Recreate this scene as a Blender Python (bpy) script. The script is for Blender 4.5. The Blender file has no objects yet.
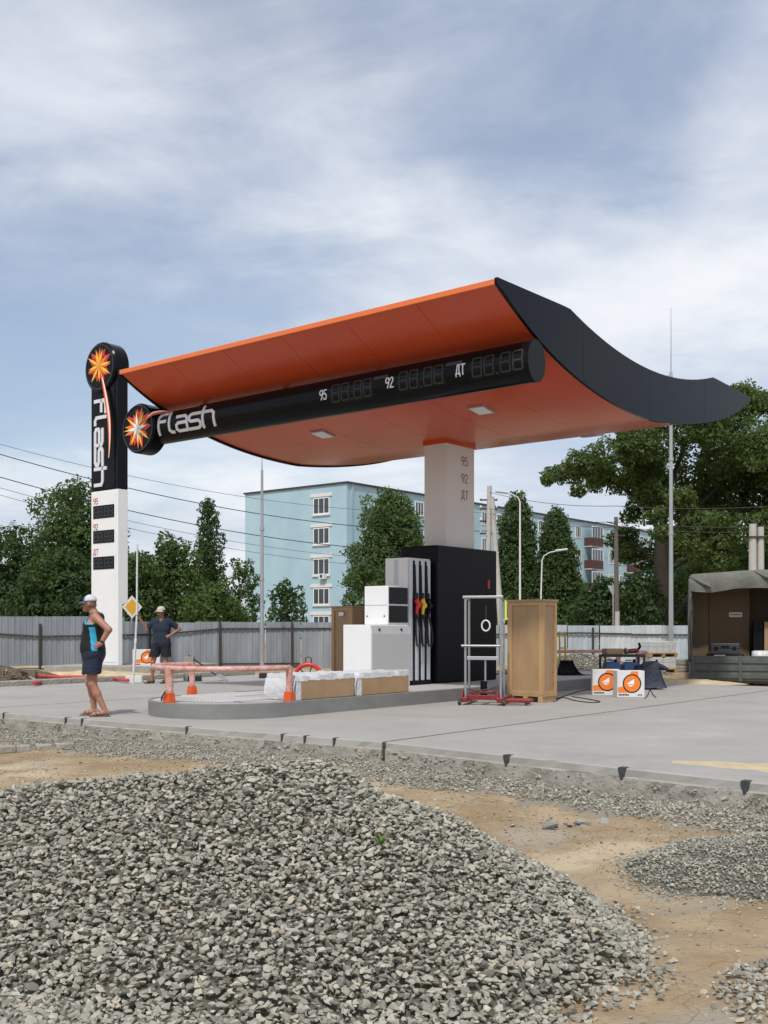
import bpy, bmesh, math, random
import numpy as np
from mathutils import Vector, Matrix

random.seed(7)
rng = np.random.default_rng(7)
sc = bpy.context.scene
R = math.radians

# ------------------------------------------------------------------ camera
F, HOR, CAMH = 1061.0, 628.0, 1.30          # focal length in pixels, horizon row, camera height over the slab
cd = bpy.data.cameras.new('camera')
cam = bpy.data.objects.new('camera', cd)
sc.collection.objects.link(cam)
cd.sensor_fit = 'AUTO'
cd.sensor_width = 36.0
cd.lens = 36.0 * F / 1024
cd.shift_y = (HOR - 512) / 1024
cd.clip_start = 0.05
cd.clip_end = 6000
cam.location = (0, 0, CAMH)
cam.rotation_euler = (R(90), 0, 0)
sc.camera = cam
sc.render.resolution_x, sc.render.resolution_y = 768, 1024

# ------------------------------------------------------------------ sky and sun
SUN_EL = R(54)
SUN_TO = Vector((0.22, 0.975, 0)).normalized()      # where shadows fall
world = bpy.data.worlds.new('World')
sc.world = world
world.use_nodes = True
nt = world.node_tree
nt.nodes.clear()
def wn(t, **k):
    n = nt.nodes.new(t)
    for a, b in k.items():
        setattr(n, a, b)
    return n
def wmath(op, a, b=None):
    n = wn('ShaderNodeMath', operation=op)
    for i, s in enumerate((a, b)):
        if s is None:
            continue
        if isinstance(s, (int, float)):
            n.inputs[i].default_value = s
        else:
            nt.links.new(s, n.inputs[i])
    return n.outputs[0]
sky = wn('ShaderNodeTexSky', sky_type='NISHITA')
sky.sun_disc = False
sky.sun_elevation = SUN_EL
sky.sun_rotation = math.atan2(-SUN_TO.x, -SUN_TO.y)
sky.altitude = 100
sky.air_density = 1.0
sky.dust_density = 2.0
sky.ozone_density = 1.0
tc = wn('ShaderNodeTexCoord')
sep = wn('ShaderNodeSeparateXYZ')
nt.links.new(tc.outputs['Generated'], sep.inputs[0])
zc = wmath('ADD', wmath('MAXIMUM', sep.outputs[2], 0.0), 0.24)
px = wmath('DIVIDE', sep.outputs[0], zc)
py = wmath('DIVIDE', sep.outputs[1], zc)
comb = wn('ShaderNodeCombineXYZ')
nt.links.new(px, comb.inputs[0]); nt.links.new(py, comb.inputs[1])
def wnoise(scale, loc, rot, sq, detail=9, rough=.55, dist=0.0):
    m = wn('ShaderNodeMapping')
    m.inputs['Location'].default_value = loc
    m.inputs['Rotation'].default_value = (0, 0, rot)
    m.inputs['Scale'].default_value = sq
    nt.links.new(comb.outputs[0], m.inputs[0])
    n = wn('ShaderNodeTexNoise')
    n.inputs['Scale'].default_value = scale
    n.inputs['Detail'].default_value = detail
    n.inputs['Roughness'].default_value = rough
    n.inputs['Distortion'].default_value = dist
    nt.links.new(m.outputs[0], n.inputs['Vector'])
    return n.outputs[0]
def wramp(src, a, b, lo=0.0, hi=1.0):
    m = wn('ShaderNodeMapRange', interpolation_type='SMOOTHSTEP')
    nt.links.new(src, m.inputs[0])
    for i, v in zip((1, 2, 3, 4), (a, b, lo, hi)):
        m.inputs[i].default_value = v
    return m.outputs[0]
big = wnoise(0.95, (1.2, 3.9, 0), R(18), (1, 1.15, 1), 6, .5, .5)
fine = wnoise(2.6, (0.4, 5.2, 0), R(25), (1, 1.7, 1), 10, .6, .6)
mixn = wmath('ADD', wmath('MULTIPLY', big, 0.76), wmath('MULTIPLY', fine, 0.24))
cover = wramp(mixn, 0.38, 0.60, 0.28, 0.97)
shade = wnoise(1.3, (7.0, 2.0, 0), 0.3, (1, 1.3, 1), 6, .55)
ccol = wn('ShaderNodeMix', data_type='RGBA')
nt.links.new(wramp(shade, 0.35, 0.66), ccol.inputs[0])
ccol.inputs[6].default_value = (4.6, 5.05, 5.9, 1)
ccol.inputs[7].default_value = (6.7, 6.85, 7.1, 1)
mx = wn('ShaderNodeMix', data_type='RGBA')
nt.links.new(cover, mx.inputs[0])
nt.links.new(sky.outputs[0], mx.inputs[6])
nt.links.new(ccol.outputs[2], mx.inputs[7])
bg = wn('ShaderNodeBackground')
bg.inputs[1].default_value = 0.14
nt.links.new(mx.outputs[2], bg.inputs[0])
wo = wn('ShaderNodeOutputWorld')
nt.links.new(bg.outputs[0], wo.inputs[0])

sl = bpy.data.lights.new('sun', 'SUN')
sl.energy = 2.9
sl.angle = R(3.0)
sl.color = (1.0, 0.965, 0.91)
sun = bpy.data.objects.new('sun', sl)
sc.collection.objects.link(sun)
sd = Vector((SUN_TO.x * math.cos(SUN_EL), SUN_TO.y * math.cos(SUN_EL), -math.sin(SUN_EL)))
sun.rotation_euler = sd.to_track_quat('-Z', 'Y').to_euler()
sun.location = (-20, -40, 60)

vs = sc.view_settings
vs.view_transform = 'Standard'
vs.look = 'None'
vs.gamma = 1.0
vs.exposure = 0.0
vs.use_curve_mapping = False

# ------------------------------------------------------------------ frames
ANG = math.atan2(0.780, 0.626)
U = Vector((math.cos(ANG), math.sin(ANG), 0))
V = Vector((-math.sin(ANG), math.cos(ANG), 0))
C0 = Vector((1.345, 21.77, 0))                # foot of the canopy column
def UV(u, v, z=0.0):
    p = C0 + U * u + V * v
    return Vector((p.x, p.y, z))
def to_uv(p):
    d = Vector((p[0], p[1], 0)) - C0
    return d.dot(U), d.dot(V)
def W(x, y, d):
    return Vector(((x - 384) * d / F, d, CAMH - (y - HOR) * d / F))
def G(x, y, z=0.0):
    d = (CAMH - z) * F / (y - HOR)
    return Vector(((x - 384) * d / F, d, z))
def tsolve(P, D, x):
    k = (x - 384) / F
    return (k * P[1] - P[0]) / (D[0] - k * D[1])
def zpx(y, d):
    return CAMH - (y - HOR) * d / F

# ------------------------------------------------------------------ materials
MATS = {}
def mat(name, col, rough=.6, metal=0.0, var=0.0, vscale=4.0, bump=0.0, bscale=40.0, col2=None, stretch=(1, 1, 1),
        spec=.5, coat=0.0, attr=None, ramp=None, bdetail=6, bdist=.02, transl=None, warp=None, objrand=False):
    if name in MATS:
        return MATS[name]
    m = bpy.data.materials.new(name)
    m.use_nodes = True
    t = m.node_tree
    L = t.links
    b = t.nodes['Principled BSDF']
    b.inputs['Roughness'].default_value = rough
    b.inputs['Metallic'].default_value = metal
    b.inputs['Specular IOR Level'].default_value = spec
    b.inputs['Coat Weight'].default_value = coat
    b.inputs['Coat Roughness'].default_value = 0.08
    b.inputs['Base Color'].default_value = (*col, 1)
    tcn = t.nodes.new('ShaderNodeTexCoord')
    mp = t.nodes.new('ShaderNodeMapping')
    mp.inputs['Scale'].default_value = stretch
    L.new(tcn.outputs['Object'], mp.inputs[0])
    if attr or objrand:
        if objrand:
            at = t.nodes.new('ShaderNodeObjectInfo'); src = at.outputs['Random']
        else:
            at = t.nodes.new('ShaderNodeAttribute'); at.attribute_name = attr; src = at.outputs['Fac']
        rp = t.nodes.new('ShaderNodeValToRGB')
        els = rp.color_ramp.elements
        for i, (p, c) in enumerate(ramp):
            e = els[i] if i < 2 else els.new(p)
            e.position = p
            e.color = (*c, 1)
        L.new(src, rp.inputs[0])
        cout = rp.outputs[0]
    else:
        cout = None
    if var > 0 or col2:
        n = t.nodes.new('ShaderNodeTexNoise')
        n.inputs['Scale'].default_value = vscale
        n.inputs['Detail'].default_value = 8
        n.inputs['Roughness'].default_value = .62
        L.new(mp.outputs[0], n.inputs['Vector'])
        mr = t.nodes.new('ShaderNodeMapRange')
        mr.inputs[1].default_value, mr.inputs[2].default_value = .3, .7
        L.new(n.outputs[0], mr.inputs[0])
        if cout is None:
            mixn_ = t.nodes.new('ShaderNodeMix'); mixn_.data_type = 'RGBA'
            c2 = col2 or tuple(c * (1 + var) for c in col)
            c1 = col if col2 else tuple(c * (1 - var) for c in col)
            mixn_.inputs[6].default_value = (*c1, 1)
            mixn_.inputs[7].default_value = (*c2, 1)
            L.new(mr.outputs[0], mixn_.inputs[0])
            cout = mixn_.outputs[2]
        else:
            mr.inputs[3].default_value, mr.inputs[4].default_value = 1 - var, 1 + var
            vm = t.nodes.new('ShaderNodeVectorMath'); vm.operation = 'SCALE'
            L.new(cout, vm.inputs[0]); L.new(mr.outputs[0], vm.inputs['Scale'])
            cout = vm.outputs[0]
    if cout is not None:
        L.new(cout, b.inputs['Base Color'])
    if bump > 0:
        n2 = t.nodes.new('ShaderNodeTexNoise')
        n2.inputs['Scale'].default_value = bscale
        n2.inputs['Detail'].default_value = bdetail
        L.new(mp.outputs[0], n2.inputs['Vector'])
        bp = t.nodes.new('ShaderNodeBump')
        bp.inputs['Strength'].default_value = bump
        bp.inputs['Distance'].default_value = bdist
        L.new(n2.outputs[0], bp.inputs['Height'])
        L.new(bp.outputs[0], b.inputs['Normal'])
    if transl:
        tr = t.nodes.new('ShaderNodeBsdfTranslucent')
        if cout is not None:
            vm = t.nodes.new('ShaderNodeVectorMath'); vm.operation = 'MULTIPLY'
            vm.inputs[1].default_value = (1.15, 1.25, .6)
            L.new(cout, vm.inputs[0]); L.new(vm.outputs[0], tr.inputs[0])
        else:
            tr.inputs[0].default_value = (*col, 1)
        ms = t.nodes.new('ShaderNodeMixShader')
        ms.inputs[0].default_value = transl
        L.new(b.outputs[0], ms.inputs[1]); L.new(tr.outputs[0], ms.inputs[2])
        L.new(ms.outputs[0], t.nodes['Material Output'].inputs[0])
    MATS[name] = m
    return m

STONE_RAMP = [(0.0, (.14, .133, .11)), (1.0, (.50, .475, .40)), (.3, (.245, .235, .195)), (.62, (.36, .342, .28)),
              (.86, (.425, .405, .335)), (.95, (.44, .365, .265))]
M = dict(
    orange=mat('orange_metal', (.54, .078, .027), .27, 0, .06, .9, .10, 1.1, bdist=.05, spec=.35),
    orange_edge_lit=mat('orange_edge_lit', (.74, .17, .04), .4, 0, .03),  # brighter copy of the canopy orange, sunlit look painted in
    navy=mat('black_composite', (.007, .009, .014), .14, 0, .15, 2, .03, 1.2, spec=.17, bdist=.02),
    black=mat('black_gloss', (.006, .0065, .008), .2, 0, .15, 2, spec=.26),
    mblack=mat('black_matte', (.006, .0065, .009), .4, 0, .2, 5, .05, 60, spec=.12),
    char=mat('charcoal_plastic', (.035, .036, .04), .45, 0, .15, 4),
    rimgrey=mat('rim_grey', (.05, .053, .06), .35, 0, spec=.3),
    white=mat('white_enamel', (.78, .79, .79), .35, 0, .03, 2, coat=.1),
    white2=mat('white_composite', (.66, .655, .64), .4, 0, .03, 1.5),
    cabinet=mat('grey_enamel', (.49, .49, .485), .42, 0, .03, 2),
    silver=mat('letter_silver', (.70, .71, .73), .3, .15),
    alu=mat('bare_aluminium', (.42, .43, .44), .32, .85, .08, 12),
    galv=mat('galvanised_steel', (.42, .44, .45), .42, .6, .12, 6, stretch=(1, 1, .2)),
    pil=mat('pilaster_grey', (.50, .53, .56), .3, .4, .05, 5),
    glass_blk=mat('screen_glass', (.004, .004, .005), .12, 0, spec=.18),
    seg=mat('unlit_segment', (.034, .036, .038), .5, spec=.2),
    segw=mat('stele_segment', (.05, .052, .055), .5, spec=.2),
    red=mat('red_print', (.42, .04, .03), .5),
    brown_red=mat('price_print', (.36, .09, .055), .5),
    fl_red=mat('flash_red', (.55, .03, .012), .35), fl_or=mat('flash_orange', (.85, .20, .015), .35),
    fl_ye=mat('flash_yellow', (.90, .58, .03), .35), fl_wh=mat('flash_white', (.85, .85, .82), .35),
    redpaint=mat('red_paint', (.20, .014, .014), .38, 0, .2, 9, .05, 40),
    rubber=mat('rubber', (.02, .02, .02), .75, 0, .2, 12),
    chain=mat('dark_iron', (.05, .048, .045), .6, .3, .3, 14),
    ply=mat('plywood', (.40, .265, .145), .65, 0, 0, 2.2, .08, 60, col2=(.30, .175, .08), stretch=(1, 1, .35)),
    pine=mat('pine_batten', (.43, .27, .125), .65, 0, .14, 6, .1, 50, stretch=(1, 1, .25)),
    card=mat('cardboard', (.36, .235, .13), .8, 0, .10, 3, .1, 25),
    film=mat('packing_film', (.62, .63, .64), .28, 0, .06, 6, .6, 16, bdist=.03),
    pinkfilm=mat('pink_wrapped_pipe', (.50, .17, .13), .3, 0, 0, 9, .6, 28, col2=(.68, .48, .43), bdist=.03),
    coneor=mat('orange_shoe', (.62, .085, .014), .45, 0, .08, 8),
    concrete=mat('concrete', (.315, .302, .274), .85, 0, 0, .9, .25, 55, col2=(.375, .364, .338), bdist=.006),
    conc2=mat('concrete_edge', (.27, .255, .22), .9, 0, 0, 3.4, .9, 14, col2=(.37, .35, .305), bdist=.03),
    isl=mat('island_steel', (.23, .23, .22), .5, .25, .12, 2.5, .05, 30, stretch=(1, 1, 2)),
    paver=mat('island_top', (.43, .42, .40), .85, 0, .10, 3, .2, 60),
    tar=mat('bitumen', (.05, .052, .057), .45, 0, .3, 20, .3, 60),
    gravbed=mat('gravel_bed', (.125, .117, .09), .95, 0, .4, 30, .8, 45),
    sand=mat('sand', (.52, .42, .26), .95, 0, .16, 5, .5, 60),
    sheet=mat('weathered_zinc', (.24, .265, .29), .5, .3, .22, 2.6, .05, 30, stretch=(1, 1, .15), objrand=True, ramp=[(0, (.19, .215, .245)), (1, (.33, .355, .385))]),
    sheet_sunlit=mat('sunlit_zinc', (.46, .52, .55), .5, .2, .2, 2.6, .05, 30, stretch=(1, 1, .2), objrand=True, ramp=[(0, (.38, .44, .47)), (1, (.52, .57, .59))]),  # paler than the other zinc: sunlight on this fence put into the colour
    rust=mat('dark_steel', (.05, .042, .038), .65, .3, .3, 10),
    blue=mat('blue_render', (.33, .475, .55), .9, 0, 0, .35, .1, 3, col2=(.40, .55, .62)),
    blue2=mat('blue_panel', (.27, .42, .52), .9, 0, 0, .6, .1, 3, col2=(.33, .49, .59)),
    bwhite=mat('white_lintel', (.66, .66, .64), .8, 0, .06, 2),
    wframe=mat('window_frame', (.75, .76, .76), .5),
    pane=mat('window_glass', (.035, .045, .055), .06, 0, .3, .4, coat=.5),
    maroon=mat('maroon_balcony', (.075, .028, .025), .7, 0, .15, 2),
    roof=mat('roof_felt', (.045, .043, .042), .8),
    bark=mat('bark', (.036, .029, .023), .95, 0, .35, 7, .9, 16, stretch=(1, 1, .3), bdist=.05),
    wood=mat('grey_pole_wood', (.115, .10, .084), .9, 0, .2, 8, .4, 30, stretch=(1, 1, .15)),
    cpole=mat('concrete_pole', (.42, .41, .38), .85, 0, .1, 4),
    canvas=mat('grey_canvas', (.155, .16, .142), .85, 0, .14, 2.5, .5, 7, bdist=.05),
    truck=mat('olive_board', (.085, .095, .085), .65, 0, .25, 6, .1, 30),
    cargo=mat('brown_panel', (.13, .085, .05), .8, 0, .12, 2),
    skin=mat('skin', (.37, .172, .115), .55, 0, .10, 7, .1, 60, bdist=.003),
    skin2=mat('tanned_skin', (.30, .145, .09), .55, 0, .12, 7, .1, 60, bdist=.003),
    tank=mat('black_jersey', (.0055, .006, .008), .85, 0, .25, 14, .3, 30, bdist=.01),
    cyan=mat('cyan_panel', (.03, .36, .58), .75, 0, .1, 12),
    navycl=mat('navy_cotton', (.011, .017, .042), .85, 0, .25, 9, 1.0, 9, bdist=.05),
    tshirt=mat('slate_tshirt', (.014, .021, .042), .9, 0, .22, 8, 1.0, 8, bdist=.05),
    dshort=mat('dark_shorts', (.009, .010, .018), .9, 0, .25, 9, 1.0, 9, bdist=.05),
    hair=mat('dark_hair', (.03, .02, .015), .8),
    stubble=mat('cropped_hair', (.19, .105, .07), .85, 0, .2, 40),
    capw=mat('cap_white', (.55, .57, .60), .85, 0, .1, 20),
    capn=mat('cap_navy', (.05, .075, .13), .85),
    capb=mat('cap_beige', (.52, .47, .38), .85, 0, .08, 15),
    leather=mat('sandal_brown', (.14, .095, .07), .7, 0, .2, 20),
    eye=mat('eye_dark', (.01, .01, .01), .2),
    tarp=mat('blue_tarp', (.009, .014, .036), .6, 0, .3, 5, .6, 9, bdist=.04),
    bluebox=mat('blue_plastic', (.03, .10, .24), .45, 0, .15, 6),
    boxw=mat('carton_white', (.66, .66, .65), .6, 0, .04, 5),
    boxo=mat('carton_orange', (.82, .21, .03), .55),
    signy=mat('sign_lime', (.62, .80, .03), .4), signb=mat('sign_blue', (.02, .06, .26), .4),
    signor=mat('sign_amber', (.80, .42, .02), .4),
    hose=mat('red_conduit', (.48, .05, .04), .5, 0, .15, 12),
    yellow=mat('yellow_paint', (.55, .36, .03), .5, 0, .2, 9),
    nozr=mat('nozzle_red', (.62, .03, .02), .4), nozy=mat('nozzle_yellow', (.85, .50, .02), .4),
    debris=mat('wood_debris', (.115, .083, .055), .95, 0, .5, 9, .8, 30),
    leafl=mat('weed', (.12, .2, .03), .7),
    stone=mat('crushed_stone', (.25, .245, .22), .9, 0, .16, 22, .35, 70, attr='rnd', ramp=STONE_RAMP, bdist=.004),
    stone1=mat('single_stone', (.25, .245, .22), .9, 0, .16, 22, .35, 70, objrand=True, ramp=STONE_RAMP, bdist=.004),
)
M['navy'].node_tree.nodes['Principled BSDF'].inputs['IOR'].default_value = 1.33
M['black'].node_tree.nodes['Principled BSDF'].inputs['IOR'].default_value = 1.3
def weather(m, c_dark, c_light, s1, s2):
    # broad stains and fine speckle over a cast surface
    t = m.node_tree; L = t.links; b = t.nodes['Principled BSDF']
    src = b.inputs['Base Color'].links[0].from_socket
    tcn = t.nodes.new('ShaderNodeTexCoord')
    for sc_, lo, hi, c in ((s1, .56, .74, c_dark), (s1 * 2.7, .60, .72, c_light), (s2, .62, .78, c_dark)):
        n = t.nodes.new('ShaderNodeTexNoise'); n.inputs['Scale'].default_value = sc_; n.inputs['Detail'].default_value = 9; n.inputs['Roughness'].default_value = .68
        L.new(tcn.outputs['Object'], n.inputs['Vector'])
        r_ = t.nodes.new('ShaderNodeMapRange'); r_.inputs[1].default_value, r_.inputs[2].default_value, r_.inputs[4].default_value = lo, hi, .7
        L.new(n.outputs[0], r_.inputs[0])
        mx_ = t.nodes.new('ShaderNodeMix'); mx_.data_type = 'RGBA'
        L.new(r_.outputs[0], mx_.inputs[0]); L.new(src, mx_.inputs[6]); mx_.inputs[7].default_value = (*c, 1)
        src = mx_.outputs[2]
    L.new(src, b.inputs['Base Color'])
weather(M['concrete'], (.21, .205, .19), (.43, .42, .395), .33, 60)
weather(M['conc2'], (.13, .125, .11), (.42, .38, .29), 1.3, 25)
def leafmat(name, a, b):
    return mat(name, a, .6, attr='rnd', ramp=[(0, a), (1, b)], transl=.42, spec=.3)
LEAF = [leafmat('leaves_dark', (.028, .055, .02), (.085, .14, .046)),
        leafmat('leaves_mid', (.045, .08, .026), (.125, .19, .06)),
        leafmat('leaves_light', (.045, .085, .022), (.115, .18, .05)),
        leafmat('leaves_deep', (.042, .078, .026), (.105, .16, .055)),
        leafmat('leaves_big', (.05, .085, .026), (.14, .195, .06))]

# ------------------------------------------------------------------ builders
COL = sc.collection
class MB:
    def __init__(s):
        s.v = []; s.f = []; s.m = []
    def add(s, vs_, fs, mi=0):
        o = len(s.v)
        s.v.extend([tuple(p) for p in vs_])
        for f in fs:
            s.f.append([o + i for i in f]); s.m.append(mi)
        return s
    def box(s, x0, x1, y0, y1, z0, z1, mi=0):
        return s.add([(x0, y0, z0), (x1, y0, z0), (x1, y1, z0), (x0, y1, z0), (x0, y0, z1), (x1, y0, z1), (x1, y1, z1), (x0, y1, z1)],
                     [(0, 3, 2, 1), (4, 5, 6, 7), (0, 1, 5, 4), (1, 2, 6, 5), (2, 3, 7, 6), (3, 0, 4, 7)], mi)
    def obox(s, a, b, w, h, mi=0, up=(0, 0, 1)):
        a = Vector(a); b = Vector(b); d = (b - a).normalized()
        upv = Vector(up)
        if abs(d.dot(upv)) > .99: upv = Vector((1, 0, 0))
        x = d.cross(upv).normalized(); y = x.cross(d).normalized()
        p = []
        for q in (a, b):
            for sx, sy in ((-1, -1), (1, -1), (1, 1), (-1, 1)):
                p.append(q + x * (sx * w / 2) + y * (sy * h / 2))
        return s.add(p, [(0, 1, 2, 3), (7, 6, 5, 4), (0, 4, 5, 1), (1, 5, 6, 2), (2, 6, 7, 3), (3, 7, 4, 0)], mi)
    def tube(s, pts, r, n=8, mi=0, caps=True):
        pts = [Vector(p) for p in pts]
        rr = r if isinstance(r, (list, tuple)) else [r] * len(pts)
        rings = []
        d0 = (pts[1] - pts[0]).normalized()
        x = d0.orthogonal().normalized()
        for i, p in enumerate(pts):
            if i == 0: d = pts[1] - pts[0]
            elif i == len(pts) - 1: d = pts[-1] - pts[-2]
            else: d = (pts[i + 1] - pts[i]).normalized() + (pts[i] - pts[i - 1]).normalized()
            d.normalize()
            x = (x - d * x.dot(d)).normalized()
            y = d.cross(x)
            rings.append([p + (x * math.cos(a) + y * math.sin(a)) * rr[i] for a in [2 * math.pi * k / n for k in range(n)]])
        vv = [q for rg in rings for q in rg]
        ff = []
        for i in range(len(pts) - 1):
            for k in range(n):
                ff.append((i * n + k, i * n + (k + 1) % n, (i + 1) * n + (k + 1) % n, (i + 1) * n + k))
        if caps:
            ff.append(tuple(reversed(range(n)))); ff.append(tuple((len(pts) - 1) * n + k for k in range(n)))
        return s.add(vv, ff, mi)
    def prism(s, poly, a0, a1, axis='z', mi=0):
        n = len(poly)
        def P(q, a):
            if axis == 'z': return (q[0], q[1], a)
            if axis == 'y': return (q[0], a, q[1])
            return (a, q[0], q[1])
        vv = [P(q, a0) for q in poly] + [P(q, a1) for q in poly]
        ff = [tuple(range(n)), tuple(range(2 * n - 1, n - 1, -1))] + [(k, n + k, n + (k + 1) % n, (k + 1) % n) for k in range(n)]
        return s.add(vv, ff, mi)
    def lathe(s, prof, c=(0, 0, 0), n=20, axis='z', mi=0, caps=True):
        vv = []
        for r, h in prof:
            for k in range(n):
                a = 2 * math.pi * k / n
                q = (r * math.cos(a), r * math.sin(a), h)
                if axis == 'x': q = (q[2], q[0], q[1])
                if axis == 'y': q = (q[0], q[2], q[1])
                vv.append((q[0] + c[0], q[1] + c[1], q[2] + c[2]))
        ff = []
        for i in range(len(prof) - 1):
            for k in range(n):
                ff.append((i * n + k, i * n + (k + 1) % n, (i + 1) * n + (k + 1) % n, (i + 1) * n + k))
        if caps:
            ff.append(tuple(reversed(range(n)))); ff.append(tuple((len(prof) - 1) * n + k for k in range(n)))
        return s.add(vv, ff, mi)
    def build(s, name, mats, parent=None, smooth=0, bevel=0, recalc=True, off=None, props=None):
        if not isinstance(mats, (list, tuple)): mats = [mats]
        me = bpy.data.meshes.new(name)
        vv = s.v if off is None else [(p[0] - off[0], p[1] - off[1], p[2] - off[2]) for p in s.v]
        me.from_pydata(vv, [], s.f)
        for m_ in mats: me.materials.append(m_)
        me.polygons.foreach_set('material_index', s.m)
        if recalc:
            bm = bmesh.new(); bm.from_mesh(me)
            bmesh.ops.recalc_face_normals(bm, faces=bm.faces)
            bm.to_mesh(me); bm.free()
        if smooth:
            me.shade_smooth()
            me.set_sharp_from_angle(angle=R(smooth))
        o = bpy.data.objects.new(name, me)
        COL.objects.link(o)
        if parent is not None: o.parent = parent
        if bevel:
            bv = o.modifiers.new('bevel', 'BEVEL'); bv.width = bevel; bv.segments = 2; bv.limit_method = 'ANGLE'; bv.angle_limit = R(40)
        return o
def tag(o, label, cat, group=None):
    o['label'] = label; o['category'] = cat
    if group: o['group'] = group
    return o
def kind(o, k, label=None):
    o['kind'] = k
    if label: o['label'] = label
    return o
def thing(name, label, cat, loc=(0, 0, 0), rz=0.0, group=None):
    o = bpy.data.objects.new(name, None)
    o.empty_display_size = .2
    COL.objects.link(o)
    o.location = loc; o.rotation_euler = (0, 0, rz)
    return tag(o, label, cat, group)
def copy_tree(o, parent=None):
    c = o.copy(); COL.objects.link(c)
    if parent is not None: c.parent = parent
    for ch in list(o.children): copy_tree(ch, c)
    return c
def npmesh(name, verts, faces, mats, parent=None, attr=None, smooth=False, k=3):
    me = bpy.data.meshes.new(name)
    nv, nf = len(verts), len(faces)
    me.vertices.add(nv); me.loops.add(nf * k); me.polygons.add(nf)
    me.vertices.foreach_set('co', np.ascontiguousarray(verts, dtype=np.float32).ravel())
    me.loops.foreach_set('vertex_index', np.ascontiguousarray(faces, dtype=np.int32).ravel())
    me.polygons.foreach_set('loop_start', np.arange(0, nf * k, k, dtype=np.int32))
    if attr is not None:
        a = me.attributes.new('rnd', 'FLOAT', 'POINT')
        a.data.foreach_set('value', np.ascontiguousarray(attr, dtype=np.float32))
    for m_ in (mats if isinstance(mats, (list, tuple)) else [mats]): me.materials.append(m_)
    me.update(calc_edges=True)
    me.validate()
    if smooth: me.shade_smooth()
    else: me.shade_flat()
    o = bpy.data.objects.new(name, me)
    COL.objects.link(o)
    if parent is not None: o.parent = parent
    return o

# ---- lettering: stroke glyphs turned into raised ribbons
GL = {
 'f': ([[(0, 0), (0, 1.2), (.2, 1.42), (.58, 1.42)], [(0, .84), (.5, .84)]], .62),
 'l': ([[(.02, 1.42), (.02, .18), (.18, 0), (.32, 0)]], .40),
 'a': ([[(.05, 1), (.65, 1), (.8, .85), (.8, 0), (.16, 0), (0, .15), (0, .42), (.15, .56), (.8, .56)]], .8),
 's': ([[(.8, 1), (.16, 1), (0, .87), (0, .64), (.13, .51), (.67, .51), (.8, .38), (.8, .14), (.65, 0), (0, 0)]], .8),
 'h': ([[(0, 0), (0, 1.42)], [(0, 1), (.64, 1), (.8, .84), (.8, 0)]], .8),
 '9': ([[(.62, .62), (.5, .5), (.14, .5), (0, .64), (0, .86), (.14, 1), (.48, 1), (.62, .86), (.62, .45), (.3, 0)]], .62),
 '5': ([[(.58, 1), (.08, 1), (.05, .57), (.42, .6), (.62, .45), (.62, .17), (.46, 0), (.12, 0), (0, .12)]], .62),
 '2': ([[(0, .8), (.06, .93), (.18, 1), (.45, 1), (.6, .86), (.6, .68), (0, 0), (.64, 0)]], .64),
 'Д': ([[(.12, .16), (.26, 1), (.58, 1), (.58, .16)], [(0, -.12), (0, .12), (.72, .12), (.72, -.12)]], .72),
 'Т': ([[(0, 1), (.64, 1)], [(.32, 1), (.32, 0)]], .64),
}
def ribbon(mb, pts, w, fmap, z0, z1, mi=0, step=.04):
    p = [Vector((a, b)) for a, b in pts]
    ws = w if isinstance(w, (list, tuple)) else [w] * len(p)
    q = []; qw = []
    for i in range(len(p) - 1):
        n = max(1, int((p[i + 1] - p[i]).length / step))
        for k in range(n):
            t = k / n
            q.append(p[i].lerp(p[i + 1], t)); qw.append(ws[i] * (1 - t) + ws[i + 1] * t)
    q.append(p[-1]); qw.append(ws[-1])
    vv = []
    for i, c in enumerate(q):
        d1 = (q[i] - q[i - 1]).normalized() if i else None
        d2 = (q[i + 1] - q[i]).normalized() if i < len(q) - 1 else None
        if d1 is None: n_ = Vector((-d2.y, d2.x)); sc_ = 1
        elif d2 is None: n_ = Vector((-d1.y, d1.x)); sc_ = 1
        else:
            t = (d1 + d2).normalized(); n_ = Vector((-t.y, t.x)); sc_ = 1 / max(.5, t.dot(d2))
        e = Vector((0, 0))
        if i == 0: e = -d2 * qw[i] * .5
        if i == len(q) - 1: e = d1 * qw[i] * .5
        a = c + n_ * (qw[i] * .5 * sc_) + e; b = c - n_ * (qw[i] * .5 * sc_) + e
        vv += [fmap(a.x, a.y, z1), fmap(b.x, b.y, z1), fmap(a.x, a.y, z0), fmap(b.x, b.y, z0)]
    ff = []
    for i in range(len(q) - 1):
        o = 4 * i
        ff += [(o, o + 1, o + 5, o + 4), (o, o + 4, o + 6, o + 2), (o + 1, o + 3, o + 7, o + 5)]
    ff += [(0, 2, 3, 1), (len(vv) - 4, len(vv) - 3, len(vv) - 1, len(vv) - 2)]
    mb.add(vv, ff, mi)
def text(mb, s, h, w, fmap, z0=0, z1=.01, gap=.22, x0=0.0, y0=0.0, mi=0, step=.04, sx=1.0):
    x = x0
    for ch in s:
        st, wd = GL[ch]
        for pl in st:
            ribbon(mb, [(x + a * h * sx, y0 + b * h) for a, b in pl], w, fmap, z0, z1, mi, step)
        x += (wd + gap) * h * sx
    return x - x0 - gap * h
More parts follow.
